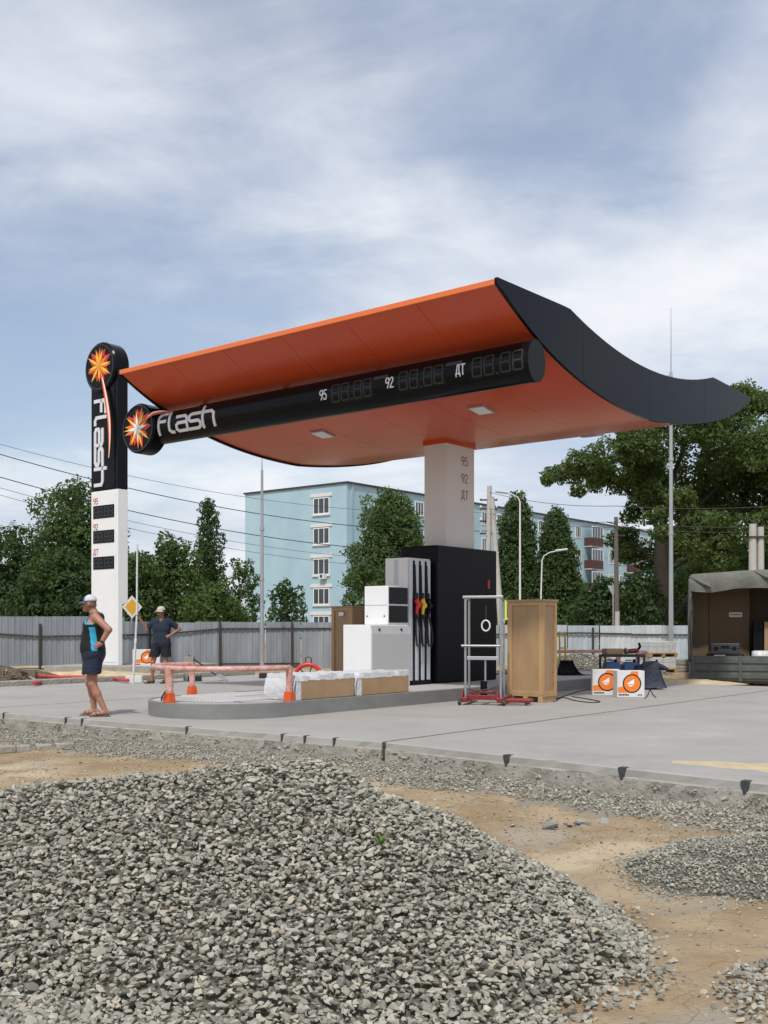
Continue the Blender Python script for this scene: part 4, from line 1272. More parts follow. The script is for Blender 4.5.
def fence(label, pts, h, ms, posts, rails, zb=-.1, steps={}):
    t = thing('sheet_fence', label, 'fence', (pts[0].x, pts[0].y, 0))
    o0 = Vector((pts[0].x, pts[0].y, 0))
    base = None
    idx = 0
    for a, b in zip(pts[:-1], pts[1:]):
        L_ = (b - a).length; n = max(1, round(L_ / 1.13)); w = L_ / n
        d = (b - a).normalized(); rz = math.atan2(d.y, d.x)
        for k in range(n):
            p = a + d * (w * k) - o0
            if base is None:
                q = base = sheet_mesh(1.16, h, 6, ms).build('sheet', M[ms], t, recalc=False)
            else:
                q = base.copy(); COL.objects.link(q)
            q.location = (p.x, p.y + (.006 if idx % 2 else 0), zb + random.uniform(-.02, .02) + steps.get(idx, 0))
            q.rotation_euler = (random.uniform(-.012, .012), 0, rz + random.uniform(-.01, .01))
            idx += 1
    for (x, d_) in posts:
        p = W(x, HOR, d_) - o0
        MB().box(p.x - .035, p.x + .035, p.y - .035, p.y + .035, zb - .1, h + zb + random.uniform(-.1, .03)).build('post', M['rust'], t)
    for (x0_, d0_, z0_, x1_, d1_, z1_) in rails:
        a = W(x0_, HOR, d0_); b = W(x1_, HOR, d1_); a.z = z0_; b.z = z1_
        MB().obox(a - o0, b - o0, .04, .055).build('rail', M['rust'], t)
    return t
def fp_(x, d): return W(x, HOR, d) * Vector((1, 1, 0))
fence('weathered grey zinc sheet fence behind the stele and the two men', [fp_(-60, 34.0), fp_(230, 35.5), fp_(440, 36.5)], 1.60, 'sheet',
      [(-20, 34.1), (40, 34.42), (150, 34.98), (220, 35.34), (292, 35.68), (365, 36.02), (430, 36.3)],
      [(-60, 33.93, 1.22, 40, 34.44, 1.02), (40, 34.44, 1.02, 150, 35.0, 1.08), (150, 35.0, 1.06, 220, 35.38, 1.27), (220, 35.38, 1.27, 330, 35.92, 1.28), (330, 35.92, 1.28, 440, 36.4, 1.24),
       (150, 35.0, .1, 300, 35.75, .1)], -.1, {0: .16, 1: .16, 2: .17, 3: .17, 4: .15})
fence('silvery zinc sheet fence, coloured sunlit pale, behind the wrapped pallets and truck', [fp_(470, 38.0), fp_(600, 38.5), fp_(840, 39.5)], 1.5, 'sheet_sunlit',
      [(500, 38.0), (593, 38.38), (700, 38.82), (790, 39.2)],
      [(470, 37.93, 1.05, 580, 38.35, 1.12), (580, 38.35, 1.12, 632, 38.56, 1.08), (632, 38.56, 1.06, 840, 39.42, 1.0)], -.1)

# ================================================================== apartment block
BO = Vector((-3.55, 101.0, -.3))
bld = thing('apartment_block', 'long five-storey pale blue apartment block with white window surrounds', 'building', BO, ANG)
BW = tsolve(BO, V, 245.2); BL = 92.0; BH = 15.4
MB().box(0, BL, 0, BW, 0, BH).build('wall', [M['blue']], bld)
rf = MB().box(-.15, BL + .15, -.2, BW + .15, BH + .001, BH + .16).build('roof_edge', M['roof'], bld)
for (x, y, w, l) in ((3, 7.6, 2.4, 1.2), (3, 2.4, 2.4, 1.2), (22, 6, 1.5, 3), (36, 6, 1.5, 3), (52, 6, 1.5, 3), (66, 6, 1.5, 3)):
    MB().box(x, x + w, y, y + l * 1.3, BH + .161, BH + .62).build('vent_stack', M['roof'], rf)
MB().tube([(20, 5, BH), (20, 5, BH + 3)], .04, 6).build('aerial', M['rust'], rf)
def win_proto(w, h, trim=True):
    # frame in the yz... built facing -y, origin at window centre bottom
    mb = MB()
    t = .09
    mb.box(-w / 2, w / 2, -.06, .04, 0, t); mb.box(-w / 2, w / 2, -.06, .04, h - t, h)
    mb.box(-w / 2, -w / 2 + t, -.06, .04, t, h - t); mb.box(w / 2 - t, w / 2, -.06, .04, t, h - t)
    mb.box(-w / 6 - .04, -w / 6 + .04, -.05, .03, t, h - t); mb.box(w / 6 - .04, w / 6 + .04, -.05, .03, t, h - t)
    fr = mb.build('window', M['wframe'], bld, recalc=False)
    pn = MB().box(-w / 2 + .05, w / 2 - .05, -.02, .0, .05, h - .05).build('pane', M['pane'], fr)
    if not trim: return fr
    ln = MB().box(-w / 2 - .35, w / 2 + .35, -.09, .0, h + .08, h + .40).build('lintel', M['bwhite'], fr)
    sl_ = MB().box(-w / 2 - .1, w / 2 + .1, -.14, .0, -.16, -.01).build('sill', M['bwhite'], fr)
    return fr
pe = win_proto(2.1, 1.6)
vwin = tsolve(BO, V, 321.5)
for k, yy in enumerate((507, 536.8, 567.3, 596.7, 624)):
    z = zpx(yy, 104) + .3 - .8
    q = pe if k == 0 else copy_tree(pe, bld)
    q.location = (-.0, vwin, z); q.rotation_euler = (0, 0, R(-90))
mb = MB().box(-.5, -.02, vwin - .75, vwin - .05, zpx(577, 104) + .05, zpx(577, 104) + .55); ac = mb.build('air_conditioner', M['bwhite'], bld)
MB().lathe([(.17, -.012), (.17, .0)], (-.503, vwin - .4, zpx(577, 104) + .3), 16, 'x').build('fan_grille', M['rimgrey'], ac)
MB().box(-.012, -.001, .0, BW, 2.85, 2.95).build('floor_band', M['bwhite'], bld)
pf = win_proto(1.45, 1.45, False)
used = False
bays = np.arange(8.4, BL - 1, 3.1)
def balcony(x, z):
    b = MB().box(x - 1.5, x + 1.5, -1.15, -.001, z - .12, z).build('balcony', M['bwhite'], bld)
    mb = MB(); mb.box(x - 1.5, x + 1.5, -1.2, -1.14, z - .05, z + 1.05); mb.box(x - 1.5, x - 1.44, -1.13, -.01, z - .05, z + 1.05); mb.box(x + 1.44, x + 1.5, -1.13, -.01, z - .05, z + 1.05)
    mb.build('balcony_front', M['maroon'], b)
    mb = MB()
    for k in range(5): mb.box(x - 1.5 + k * .74, x - 1.44 + k * .74, -1.18, -1.12, z + 1.06, z + 2.45)
    mb.box(x - 1.5, x + 1.5, -1.18, -1.12, z + 2.45, z + 2.55)
    mb.build('glazing_frame', M['wframe'], b)
    MB().box(x - 1.44, x + 1.4, -1.158, -1.142, z + 1.06, z + 2.449).build('pane', M['pane'], b)
xb = [tsolve(BO, U, p) for p in (594, 634, 447)]
bal = [bays[int(np.argmin(abs(bays - x)))] for x in xb]
for x in bays:
    for fl in range(5):
        z = .55 + fl * 2.93
        if x in bal and fl in ((1, 2, 3, 4) if x == bal[0] else (2, 3)):
            balcony(x, z); continue
        q = pf if not used else copy_tree(pf, bld)
        used = True
        q.location = (x, 0, z + .95)
for k in range(7):
    MB().box(k * 12.4 + .6, k * 12.4 + .9, -.1, -.001, 0, BH).build('pilaster_strip', M['blue2'], bld)
xs_ = tsolve(BO, U, 578)
sh = MB().box(xs_ - 3.5, xs_ + 3.5, -2.2, -.01, 3.0, 3.25).build('shop_awning', M['bwhite'], bld)
MB().box(xs_ - .5, xs_ + 2.2, -2.3, -2.21, 3.0, 3.9).build('shop_sign', M['signb'], bld)

# ================================================================== poles, lamps, signs, wires
def base_at(x, d, z=-.1): return Vector(((x - 384) * d / F, d, z))
# twin concrete pole with brace
d = 60
t = thing('twin_concrete_pole', 'concrete power pole with a leaning brace left of the poplars', 'pole', base_at(486, d), 0)
bx_ = base_at(486, d)
MB().tube([(0, 0, 0), (0.2, 0, zpx(486, d) + .1)], [.2, .13], 10).build('shaft', M['cpole'], t, smooth=60)
q = W(492, 497, d) - bx_; q2 = base_at(503, d - .5) - bx_
MB().tube([(q2.x, q2.y, 0), (q.x, q.y, q.z)], [.2, .13], 10).build('brace', M['cpole'], t, smooth=60)
for z in (8.6, 8.1, 7.4, 6.7):
    MB().box(-.35, .65, -.05, .05, z, z + .08).build('crossarm', M['rust'], t)
    for x in (-.3, .6): MB().lathe([(.04, z + .08), (.06, z + .14), (.03, z + .24)], (x, 0, 0), 8).build('insulator', M['bwhite'], t)
# street lamps
def lamp(label, x, d, ytop, arm, rz, r=.075, lean=0):
    o = base_at(x, d)
    t = thing('street_lamp', label, 'street lamp', o, 0, 'street lamps beyond the fence')
    H_ = zpx(ytop, d) + .1
    sx = 1 if arm > 0 else -1
    a = abs(arm)
    MB().tube([(0, 0, 0), (lean * .6, 0, H_ * .6), (lean, 0, H_ - a * .55)], [r, r * .85, r * .7], 10).build('shaft', M['white2'], t, smooth=60)
    MB().tube([(lean, 0, H_ - a * .55 - .05), (lean + sx * a * .12, 0, H_ - a * .3), (lean + sx * a * .5, 0, H_ - a * .08), (lean + sx * a, 0, H_)], r * .55, 8).build('arm', M['white2'], t, smooth=60)
    MB().obox((lean + sx * (a - .15), 0, H_), (lean + sx * (a + .45), 0, H_ + .08), .2, .1).build('lamp_head', M['galv'], t, bevel=.03)
lamp('tall white street lamp with curved arm before the poplars', 520, 52, 493, -.75, 0, .055)
lamp('short leaning street lamp behind the plywood crate', 539.5, 50, 551, .75, 0, .042, .12)
d = 52
t = thing('wooden_pole', 'grey wooden power pole in front of the blue block', 'pole', base_at(617, d), 0)
MB().tube([(0, 0, 0), (-.05, 0, zpx(515, d))], [.14, .095], 10).build('shaft', M['wood'], t, smooth=60)
MB().tube([(-.02, 0, -.0), (-.02, -.16, 2.2)], [.13, .12], 8).build('stub', M['cpole'], t, smooth=60)
MB().box(-.5, .4, -.05, .05, 5.9, 5.97).build('crossarm', M['rust'], t)
MB().tube([(0, 0, 6.2), (-.12, 0, 6.5), (-.5, 0, 6.6)], .03, 6).build('lamp_arm', M['rust'], t)
d = 46
t = thing('twin_concrete_pole', 'pair of strapped concrete posts rising behind the truck', 'pole', base_at(756, d), 0)
MB().tube([(-.14, 0, 0), (-.14, 0, zpx(524, d) + .1)], [.2, .16], 10).build('shaft', M['cpole'], t, smooth=60)
MB().tube([(.2, 0, 0), (.2, 0, zpx(527, d) + .1)], [.17, .14], 10).build('shaft', M['cpole'], t, smooth=60)
for z in (3.8, 5.3): MB().box(-.34, .38, -.2, .2, z, z + .07).build('strap', M['rust'], t)
# signs
d = 42
o = base_at(132, d)
t = thing('road_sign', 'yellow and white diamond road sign beside the stele', 'road sign', o, R(46))
zc_ = zpx(607, d) + .1
MB().tube([(0, .03, 0), (0, .03, zc_ + .3)], .03, 8).build('post', M['galv'], t)
s = .46
pl_ = MB().prism([(-s, zc_), (0, zc_ - s), (s, zc_), (0, zc_ + s)], -.012, .0, 'y').build('plate', M['white'], t)
s = .33
MB().prism([(-s, zc_), (0, zc_ - s), (s, zc_), (0, zc_ + s)], -.018, -.0125, 'y').build('yellow_field', M['signor'], pl_)
d = 45
o = base_at(514, d)
t = thing('road_sign', 'lime-bordered blue crossing sign partly behind the plywood crate', 'road sign', o, R(0))
zc_ = zpx(610, d) + .1
MB().tube([(0, .03, 0), (0, .03, zc_ + .3)], .03, 8).build('post', M['galv'], t)
pl_ = MB().box(-.42, .42, -.012, .0, zc_ - .42, zc_ + .42).build('plate', M['signy'], t)
f_ = MB().box(-.31, .31, -.018, -.0125, zc_ - .31, zc_ + .31).build('blue_field', M['signb'], pl_)
MB().prism([(-.26, zc_ - .23), (.26, zc_ - .23), (0, zc_ + .25)], -.023, -.0185, 'y').build('white_triangle', M['white'], f_)
mb = MB()
for pp, w in (([(-.01, .12), (0, .0)], .07), ([(0, .0), (-.09, -.2)], .045), ([(0, .0), (.09, -.19)], .045), ([(0, .09), (.09, .0)], .035), ([(0, .09), (-.08, .01)], .035), ([(.0, .155), (.0, .175)], .05)):
    ribbon(mb, [(a, zc_ - .04 + b) for a, b in pp], w, lambda x, y, z: (x, -.0235 - z, y), 0, .003)
mb.build('walker_figure', M['mblack'], f_)
d = 52
o = base_at(613, d)
t = thing('road_sign', 'grey back of a triangular road sign near the wooden pole', 'road sign', o, 0)
zc_ = zpx(590, d) + .1
MB().tube([(0, -.04, 0), (0, -.04, zc_ + .3)], .03, 8).build('post', M['galv'], t)
MB().prism([(-.27, zc_ + .22), (0, zc_ - .3), (.27, zc_ + .22)], 0, .012, 'y').build('plate', M['galv'], t)
d = 61
o = base_at(632, d)
t = thing('road_sign', 'lime and blue sign among the leaves left of the big trunk', 'road sign', o, R(10))
zc_ = zpx(608, d) + .1
MB().tube([(0, .03, 0), (0, .03, zc_ + .3)], .03, 8).build('post', M['galv'], t)
pl_ = MB().box(-.38, .38, -.012, .0, zc_ - .38, zc_ + .38).build('plate', M['signy'], t)
f_ = MB().box(-.28, .28, -.018, -.0125, zc_ - .28, zc_ + .28).build('blue_field', M['signb'], pl_)
MB().prism([(-.23, zc_ - .2), (.23, zc_ - .2), (0, zc_ + .22)], -.023, -.0185, 'y').build('white_triangle', M['white'], f_)
# wires
def wire(a, b, sag, label, r=.016):
    a = W(*a); b = W(*b)
    pts = [a.lerp(b, s) + Vector((0, 0, -4 * sag * s * (1 - s))) for s in np.linspace(0, 1, 21)]
    tag(MB().tube(pts, r, 5, caps=True).build('overhead_wire', M['rust'], None, smooth=60), label, 'wire', 'overhead wires')
for k, (y0, y1, lb, r_) in enumerate(((427, 512, 'overhead wire left of the canopy, topmost', .010), (436, 531, 'overhead wire left of the canopy, second from top', .02), (459, 552, 'overhead wire left of the canopy, third from top', .02),
                                  (470, 561, 'overhead wire left of the canopy, second from bottom', .010), (477, 569, 'overhead wire left of the canopy, lowest', .010))):
    wire((-60, y0, 44), (487, y1, 59.7), 1.1, lb, r_)
for k, (y0, y1, lb) in enumerate(((492, 497, 'overhead wire across the big tree, uppermost'), (508, 521, 'overhead wire across the big tree, middle'), (513, 526, 'overhead wire across the big tree, lower'))):
    wire((488, y0, 60), (617, y0 + 14, 51.8), .25, lb + ', left span', .014)
    wire((617, y0 + 14, 51.8), (900, y1 - 4, 46), .35, lb + ', right span', .016)

# ================================================================== trees
def leaf_mesh(cent, outw, size, rd, name, m_, parent):
    n = len(cent)
    nrm = outw * .7 + rd.normal(0, .6, (n, 3)) + np.array([0, 0, .25])
    nrm /= np.linalg.norm(nrm, axis=1)[:, None] + 1e-9
    t = rd.normal(0, 1, (n, 3)); t -= (t * nrm).sum(1)[:, None] * nrm; t /= np.linalg.norm(t, axis=1)[:, None] + 1e-9
    b = np.cross(nrm, t)
    s = size * rd.uniform(.6, 1.35, n)[:, None]
    bend = nrm * s * .18
    v = np.stack([cent - t * s, cent - b * s * .55 + bend, cent + t * s, cent + b * s * .55 + bend], 1).reshape(-1, 3)
    f = np.arange(n * 4).reshape(n, 4)
    a = np.repeat(rd.uniform(0, 1, n), 4)
    return npmesh(name, v, f, m_, parent, attr=a, k=4)
def crown_points(lobes, dens, rd):
    cs, os_ = [], []
    for (cx, cy, cz, rx, ry, rz) in lobes:
        n = int(dens * (rx * ry + ry * rz + rx * rz) / 3 * 4 * math.pi)
        d = rd.normal(0, 1, (n, 3)); d /= np.linalg.norm(d, axis=1)[:, None]
        ph = rd.uniform(0, 6.28, 3)
        wob = 1 + .16 * np.sin(d[:, 0] * 5 + ph[0]) + .13 * np.sin(d[:, 2] * 7 + ph[1]) + .12 * np.sin(d[:, 1] * 9 + ph[2])
        r_ = rd.uniform(.45, 1.0, n) ** .55 * wob
        r_ *= np.where(rd.uniform(0, 1, n) < .06, 1.14, 1)
        cs.append(np.array([cx, cy, cz]) + d * r_[:, None] * np.array([rx, ry, rz])); os_.append(d)
    return np.concatenate(cs), np.concatenate(os_)
def tree(name, label, base, trunk, lobes, m_, size=.16, dens=26, seed=1, branches=True, group='trees beyond the fence'):
    rd = np.random.default_rng(seed)
    t = thing(name, label, 'tree', base, 0, group)
    mb = MB()
    mb.tube(trunk[0], trunk[1], 9)
    if branches:
        top = Vector(trunk[0][-1]); mid = Vector(trunk[0][len(trunk[0]) // 2])
        r_ = trunk[1][-1]
        for i, (cx, cy, cz, rx, ry, rz) in enumerate(lobes):
            if i % 2 == 0 or len(lobes) < 16:
                c = Vector((cx, cy, cz)); s = top if cz > top.z * .9 else mid.lerp(top, max(0, min(1, (cz - mid.z) / max(.1, top.z - mid.z))) * .8)
                m2 = s.lerp(c, .5) + Vector((0, 0, .08 * (c - s).length))
                mb.tube([s, m2, c], [r_ * .7, r_ * .45, r_ * .15], 6)
    mb.build('trunk', M['bark'], t, smooth=60)
    c, o = crown_points(lobes, dens, rd)
    leaf_mesh(c, o, size, rd, 'crown', m_, t)
    return t
def auto_lobes(w, h0, h1, n, seed, shape='round', lob=.30):
    rd = random.Random(seed)
    L_ = []
    for i in range(n):
        f = (i + .5) / n
        z = h0 + (h1 - h0) * f
        if shape == 'round': rad = w / 2 * math.sqrt(max(.05, 1 - (2 * f - .9) ** 2 * .85))
        elif shape == 'cone': rad = w / 2 * min(1, (1 - f) * 1.25 + .08) * (.55 + .45 * min(1, f * 5))
        else: rad = w / 2 * (math.sin(math.pi * (.16 + .82 * f)) ** .8)
        a = i * 2.4 + rd.uniform(-.5, .5)
        q = rad * rd.uniform(.35, .78)
        lr = (w / 2) * lob * rd.uniform(.8, 1.35) * (.65 + .5 * rad / (w / 2))
        L_.append((q * math.cos(a), q * math.sin(a), z, lr, lr, lr * rd.uniform(.75, 1.05) * (1.5 if shape != 'round' else 1)))
    return L_
def simple_tree(name, label, xc, wpx, ytop, ybot, d, m_, seed, shape='round', n=22, size=.12, dens=46, lob=.34):
    base = base_at(xc, d, -.3)
    w = wpx * d / F; h1 = zpx(ytop, d) + .3; h0 = zpx(ybot, d) + .3
    r_ = max(.1, w * .035)
    tr = ([(0, 0, 0), (.05, 0, h0 + .3), (0, 0, h0 + (h1 - h0) * .55)], [r_ * 1.3, r_, r_ * .4])
    lo = auto_lobes(w, h0 + w * .08, h1 - w * .10 * (1 if shape == 'round' else .6), n, seed, shape, lob)
    return tree(name, label, base, tr, lo, m_, size, dens, seed)
simple_tree('leafy_tree', 'tallest dark leafy tree rising left of the stele', 78, 112, 478, 640, 66, LEAF[1], 11, n=30)
simple_tree('leafy_tree', 'dense dark tree at the left edge of the picture', 8, 100, 528, 650, 58, LEAF[0], 12, n=26)
simple_tree('leafy_tree', 'broad dark tree directly behind the man in the cap', 62, 110, 548, 650, 54, LEAF[0], 13, n=28)
simple_tree('leafy_tree', 'leafy tree just right of the stele', 138, 70, 548, 645, 60, LEAF[1], 14, n=22)
simple_tree('leafy_tree', 'round leafy tree between stele and poplar', 172, 76, 536, 642, 62, LEAF[1], 15, n=26)
simple_tree('poplar_tree', 'narrow poplar standing alone against the sky', 208, 38, 500, 640, 92, LEAF[0], 16, 'poplar', n=30, lob=.42, size=.13)
simple_tree('leafy_tree', 'light green tree below the narrow poplar', 215, 62, 582, 648, 52, LEAF[2], 17, n=20)
simple_tree('leafy_tree', 'leafy tree touching the blue block on its left', 240, 46, 556, 645, 72, LEAF[1], 18, n=18)
simple_tree('leafy_tree', 'bushy tree in front of the corner of the blue block', 390, 92, 490, 618, 72, LEAF[1], 19, n=34)
simple_tree('leafy_tree', 'smaller bushy tree beside the upper dispenser box', 366, 56, 562, 640, 68, LEAF[1], 20, n=16)
simple_tree('small_tree', 'small round tree before the blue end wall', 287, 46, 580, 640, 50, LEAF[0], 21, n=16, size=.10)
simple_tree('poplar_tree', 'left of the two pyramid-shaped poplars', 518, 78, 498, 655, 76, LEAF[3], 22, 'cone', n=60, lob=.34)
simple_tree('poplar_tree', 'right of the two pyramid-shaped poplars', 557, 72, 511, 655, 74, LEAF[3], 23, 'cone', n=60, lob=.34)
simple_tree('leafy_tree', 'low tree in front of the balconies', 605, 66, 576, 650, 60, LEAF[0], 24, n=22)
simple_tree('leafy_tree', 'low dark tree left of the big trunk', 640, 60, 570, 650, 58, LEAF[0], 25, n=22)
simple_tree('leafy_tree', 'dark tree behind the truck canvas', 735, 120, 545, 655, 70, LEAF[0], 26, n=30)
simple_tree('leafy_tree', 'dark tree at the right edge behind the truck', 800, 120, 500, 655, 72, LEAF[0], 27, n=30)
# the big spreading tree on the right, limb by limb
d = 60; bo = base_at(664, d, -.3)
def bp(x, y, dd=0): return W(x, y, d + dd) - bo
lob = []
rd = random.Random(4)
for (x, y, r_, dd) in ((722, 412, 34, 0), (686, 400, 22, 1), (690, 428, 34, -1), (650, 440, 30, 0), (618, 452, 28, -1), (590, 462, 22, 0), (566, 470, 17, 1), (551, 479, 9, 0), (575, 490, 9, 0),
                       (640, 470, 26, 1), (610, 482, 20, 0), (672, 462, 36, 2), (710, 456, 40, 0), (752, 440, 42, -1), (775, 480, 44, 0), (735, 495, 44, 1), (697, 500, 30, 1),
                       (765, 530, 44, 0), (728, 545, 36, -1), (770, 405, 22, 1), (785, 430, 40, 2), (650, 500, 20, 0), (632, 508, 14, 1), (625, 535, 18, 2), (640, 552, 20, 1), (705, 575, 26, 1), (740, 585, 34, 0), (597, 478, 14, 2), (742, 398, 18, 0), (672, 382, 7, 0), (690, 545, 16, 2), (655, 425, 16, 0), (630, 436, 12, 0), (668, 500, 16, -2), (684, 522, 16, -2), (645, 520, 12, -2), (676, 548, 14, -2), (652, 540, 12, -2), (700, 525, 18, -1), (715, 520, 22, 0)):
    p = bp(x, y, dd * 1.2); q = r_ * d / F
    for k in range(4):
        a = rd.uniform(0, 6.28); b = rd.uniform(-.8, .8)
        lob.append((p.x + q * .55 * math.cos(a), p.y + q * .7 * math.sin(a) + dd, p.z + q * .5 * b, q * .70, q * .72, q * .56))
big_t = thing('spreading_tree', 'huge spreading tree with thick trunk right of the canopy', 'tree', bo, 0, 'trees beyond the fence')
mb = MB()
tr = [Vector((0, 0, 0)), bp(664, 600), bp(661, 560), bp(662, 525)]
mb.tube(tr, [.55, .44, .40, .36], 12)
for pts, r_ in (([bp(662, 535), bp(640, 500), bp(608, 478), bp(568, 474), bp(552, 480)], .24), ([bp(662, 530), bp(672, 480), bp(690, 430), bp(690, 400)], .28), ([bp(663, 540), bp(690, 515), bp(725, 480), bp(765, 440)], .28),
                ([bp(664, 570), bp(690, 560), bp(720, 545), bp(765, 530)], .2), ([bp(662, 528), bp(655, 480), bp(650, 440)], .2), ([bp(665, 625), bp(680, 608), bp(692, 590), bp(705, 575)], .26), ([bp(661, 560), bp(648, 556), bp(630, 540)], .1)):
    mb.tube(pts, [r_ * .7 * (1 - .8 * k / (len(pts) - 1)) for k in range(len(pts))], 8)
mb.build('trunk', M['bark'], big_t, smooth=60)
rdn = np.random.default_rng(40)
c, o = crown_points(lob, 60, rdn)
leaf_mesh(c, o, .11, rdn, 'crown', LEAF[4], big_t)
simple_tree('leafy_tree', 'dark tree far behind the big trunk', 690, 90, 520, 650, 88, LEAF[3], 29, n=26, size=.16)

# ================================================================== truck
TO = W(690.5, 680, 27.0)
tk = thing('canvas_truck', 'old olive truck with grey canvas cover, tail open and loaded', 'truck', TO, R(-15.6))
TW, TL, TZ = 2.42, 4.6, 2.62
gz_ = -.92 - TO.z
tg = MB().box(0.04, TW - .04, -.05, -.01, 0, .62).build('tailgate', M['truck'], tk, bevel=.006)
for k in range(3):
    MB().box(.06, TW - .06, -.075, -.0505, .05 + k * .19, .05 + k * .19 + .13).build('pressed_rib', M['truck'], tg, bevel=.012)
for x in (.05, 1.2, TW - .1):
    MB().box(x - .04, x + .04, -.09, -.0762, -.02, .63).build('tailgate_strap', M['truck'], tg, bevel=.004)
MB().box(0, TW, -.005, TL, -.06, .03).build('bed_floor', M['cargo'], tk)
for x in (0, TW - .04):
    MB().box(x, x + .04, 0, TL, .032, .62).build('side_board', M['truck'], tk)
MB().box(.042, TW - .042, TL - .04, TL, .032, .62).build('front_board', M['truck'], tk)
for x in (.02, TW - .06):
    for k in range(5):
        MB().box(x, x + .04, .02 + k * 1.12, .06 + k * 1.12, .62, TZ - .06).build('bow_post', M['chain'], tk)
for k in range(5):
    MB().tube([(.04, .04 + k * 1.12, TZ - .06), (.3, .04 + k * 1.12, TZ + .02), (TW / 2, .04 + k * 1.12, TZ + .07), (TW - .3, .04 + k * 1.12, TZ + .02), (TW - .04, .04 + k * 1.12, TZ - .06)], .02, 6).build('roof_bow', M['chain'], tk)
# canvas: left side, roof, right side, front, with sag and folds
nx2, ny2 = 30, 24
prof = [(-.02, .45), (-.03, .9), (-.025, 1.4), (-.02, 1.9), (-.01, 2.3), (-.02, TZ + .0), (.03, TZ + .06), (.4, TZ + .08), (.8, TZ + .10), (1.2, TZ + .13), (1.7, TZ + .15), (2.1, TZ + .14), (2.40, TZ + .10), (TW + .01, TZ + .02), (TW + .01, 2.2), (TW + .02, 1.6), (TW + .02, .9), (TW + .02, .45)]
vv = []
for i in range(ny2 + 1):
    y = -.06 + (TL + .08) * i / ny2
    for j, (x, z) in enumerate(prof):
        sag = -.05 * math.sin(math.pi * ((y / 1.12) % 1)) if 6 <= j <= 12 else 0
        ft = .03 * math.sin(y * 5 + j) if (j < 5 or j > 13) else .012 * random.random()
        vv.append((x - (ft if j < 5 else -ft if j > 13 else 0) * .6, y, z + sag + (.012 * random.random())))
m2 = len(prof)
ff = [(i * m2 + j, i * m2 + j + 1, (i + 1) * m2 + j + 1, (i + 1) * m2 + j) for i in range(ny2) for j in range(m2 - 1)]
cv = MB().add(vv, ff).build('canvas_cover', M['canvas'], tk, smooth=60)
sm = cv.modifiers.new('thick', 'SOLIDIFY'); sm.thickness = .012
MB().box(.0, TW, TL - .01, TL + .03, .63, TZ + .06).build('front_canvas', M['canvas'], tk)
# rolled rear flap hanging as a valance
vv = []; n = 48
for i in range(n + 1):
    x = -.03 + (TW + .06) * i / n
    ztop_ = np.interp(x, [p_[0] for p_ in prof[5:14]], [p_[1] for p_ in prof[5:14]])
    fold = .05 * abs(math.sin(x * 4.3 + .6)) + .03 * math.sin(x * 9)
    dp = np.interp(x, [-.03, .1, .5, 1.1, 1.8, 2.45], [.40, .46, .50, .44, .46, .48])
    for j, (f, yy) in enumerate(((0, -.06), (.15, -.10), (.45, -.13), (.75, -.11), (1.0, -.08), (1.0, -.05), (.6, -.05))):
        vv.append((x, yy - fold * f, float(ztop_) + .012 - dp * f + (.012 * random.random() if 0 < j < 4 else 0)))
ff = [(i * 7 + j, (i + 1) * 7 + j, (i + 1) * 7 + j + 1, i * 7 + j + 1) for i in range(n) for j in range(6)]
fl = MB().add(vv, ff).build('canvas_flap', M['canvas'], tk, smooth=45)
MB().tube([(.0, -.10, TZ + .0), (.18, -.17, TZ - .1), (.42, -.19, TZ - .22), (.5, -.15, TZ - .28)], [.02, .04, .05, .02], 8).build('canvas_fold', M['canvas'], fl, smooth=60)
MB().tube([(1.55, -.10, TZ + .12), (1.75, -.17, TZ + .0), (2.05, -.19, TZ - .12), (2.3, -.15, TZ - .2)], [.02, .04, .05, .02], 8).build('canvas_fold', M['canvas'], fl, smooth=60)
vv = []
for i in range(13):
    z = .5 + (TZ - .55) * i / 12
    for j in range(5): vv.append((-.04 + .018 * j + .02 * math.sin(z * 7 + j), -.07 - .03 * math.sin(j * 1.4 + z * 2), z))
ff = [(i * 5 + j, i * 5 + j + 1, (i + 1) * 5 + j + 1, (i + 1) * 5 + j) for i in range(12) for j in range(4)]
o = MB().add(vv, ff).build('side_curtain', M['canvas'], tk, smooth=60); o.modifiers.new('thick', 'SOLIDIFY').thickness = .02
# chassis, wheels, cab
for x in (.75, 1.55): MB().box(x, x + .12, .1, TL + 2.0, -.26, -.065).build('chassis_rail', M['chain'], tk)
MB().box(.15, TW - .15, -.02, .12, -.30, -.12).build('rear_bumper', M['chain'], tk)
MB().box(.12, .34, -.06, -.0, -.16, -.06).build('tail_light', M['redpaint'], tk)
for (y) in (1.0, TL + 1.35):
    MB().tube([(.3, y, gz_ + .48), (TW - .3, y, gz_ + .48)], .07, 10).build('axle', M['chain'], tk)
    for x in (.26, TW - .26):
        w_ = MB().lathe([(.25, -.13), (.44, -.13), (.48, -.09), (.48, .09), (.44, .13), (.25, .13)], (x, y, gz_ + .48), 28, 'x').build('wheel', M['rubber'], tk, smooth=40)
        MB().lathe([(.24, -.134), (.24, .134)], (x, y, gz_ + .48), 20, 'x').build('rim', M['truck'], w_)
cabp = MB().prism([(TL + .25, -.05), (TL + .25, 1.75), (TL + .6, 1.85), (TL + 1.5, 1.8), (TL + 1.8, 1.0), (TL + 2.3, .9), (TL + 2.4, -.05)], .1, TW - .1, 'x').build('cab', M['truck'], tk, bevel=.06)
MB().box(.2, TW - .2, TL + .22, TL + .2495, 1.1, 1.6).build('rear_window', M['pane'], cabp)
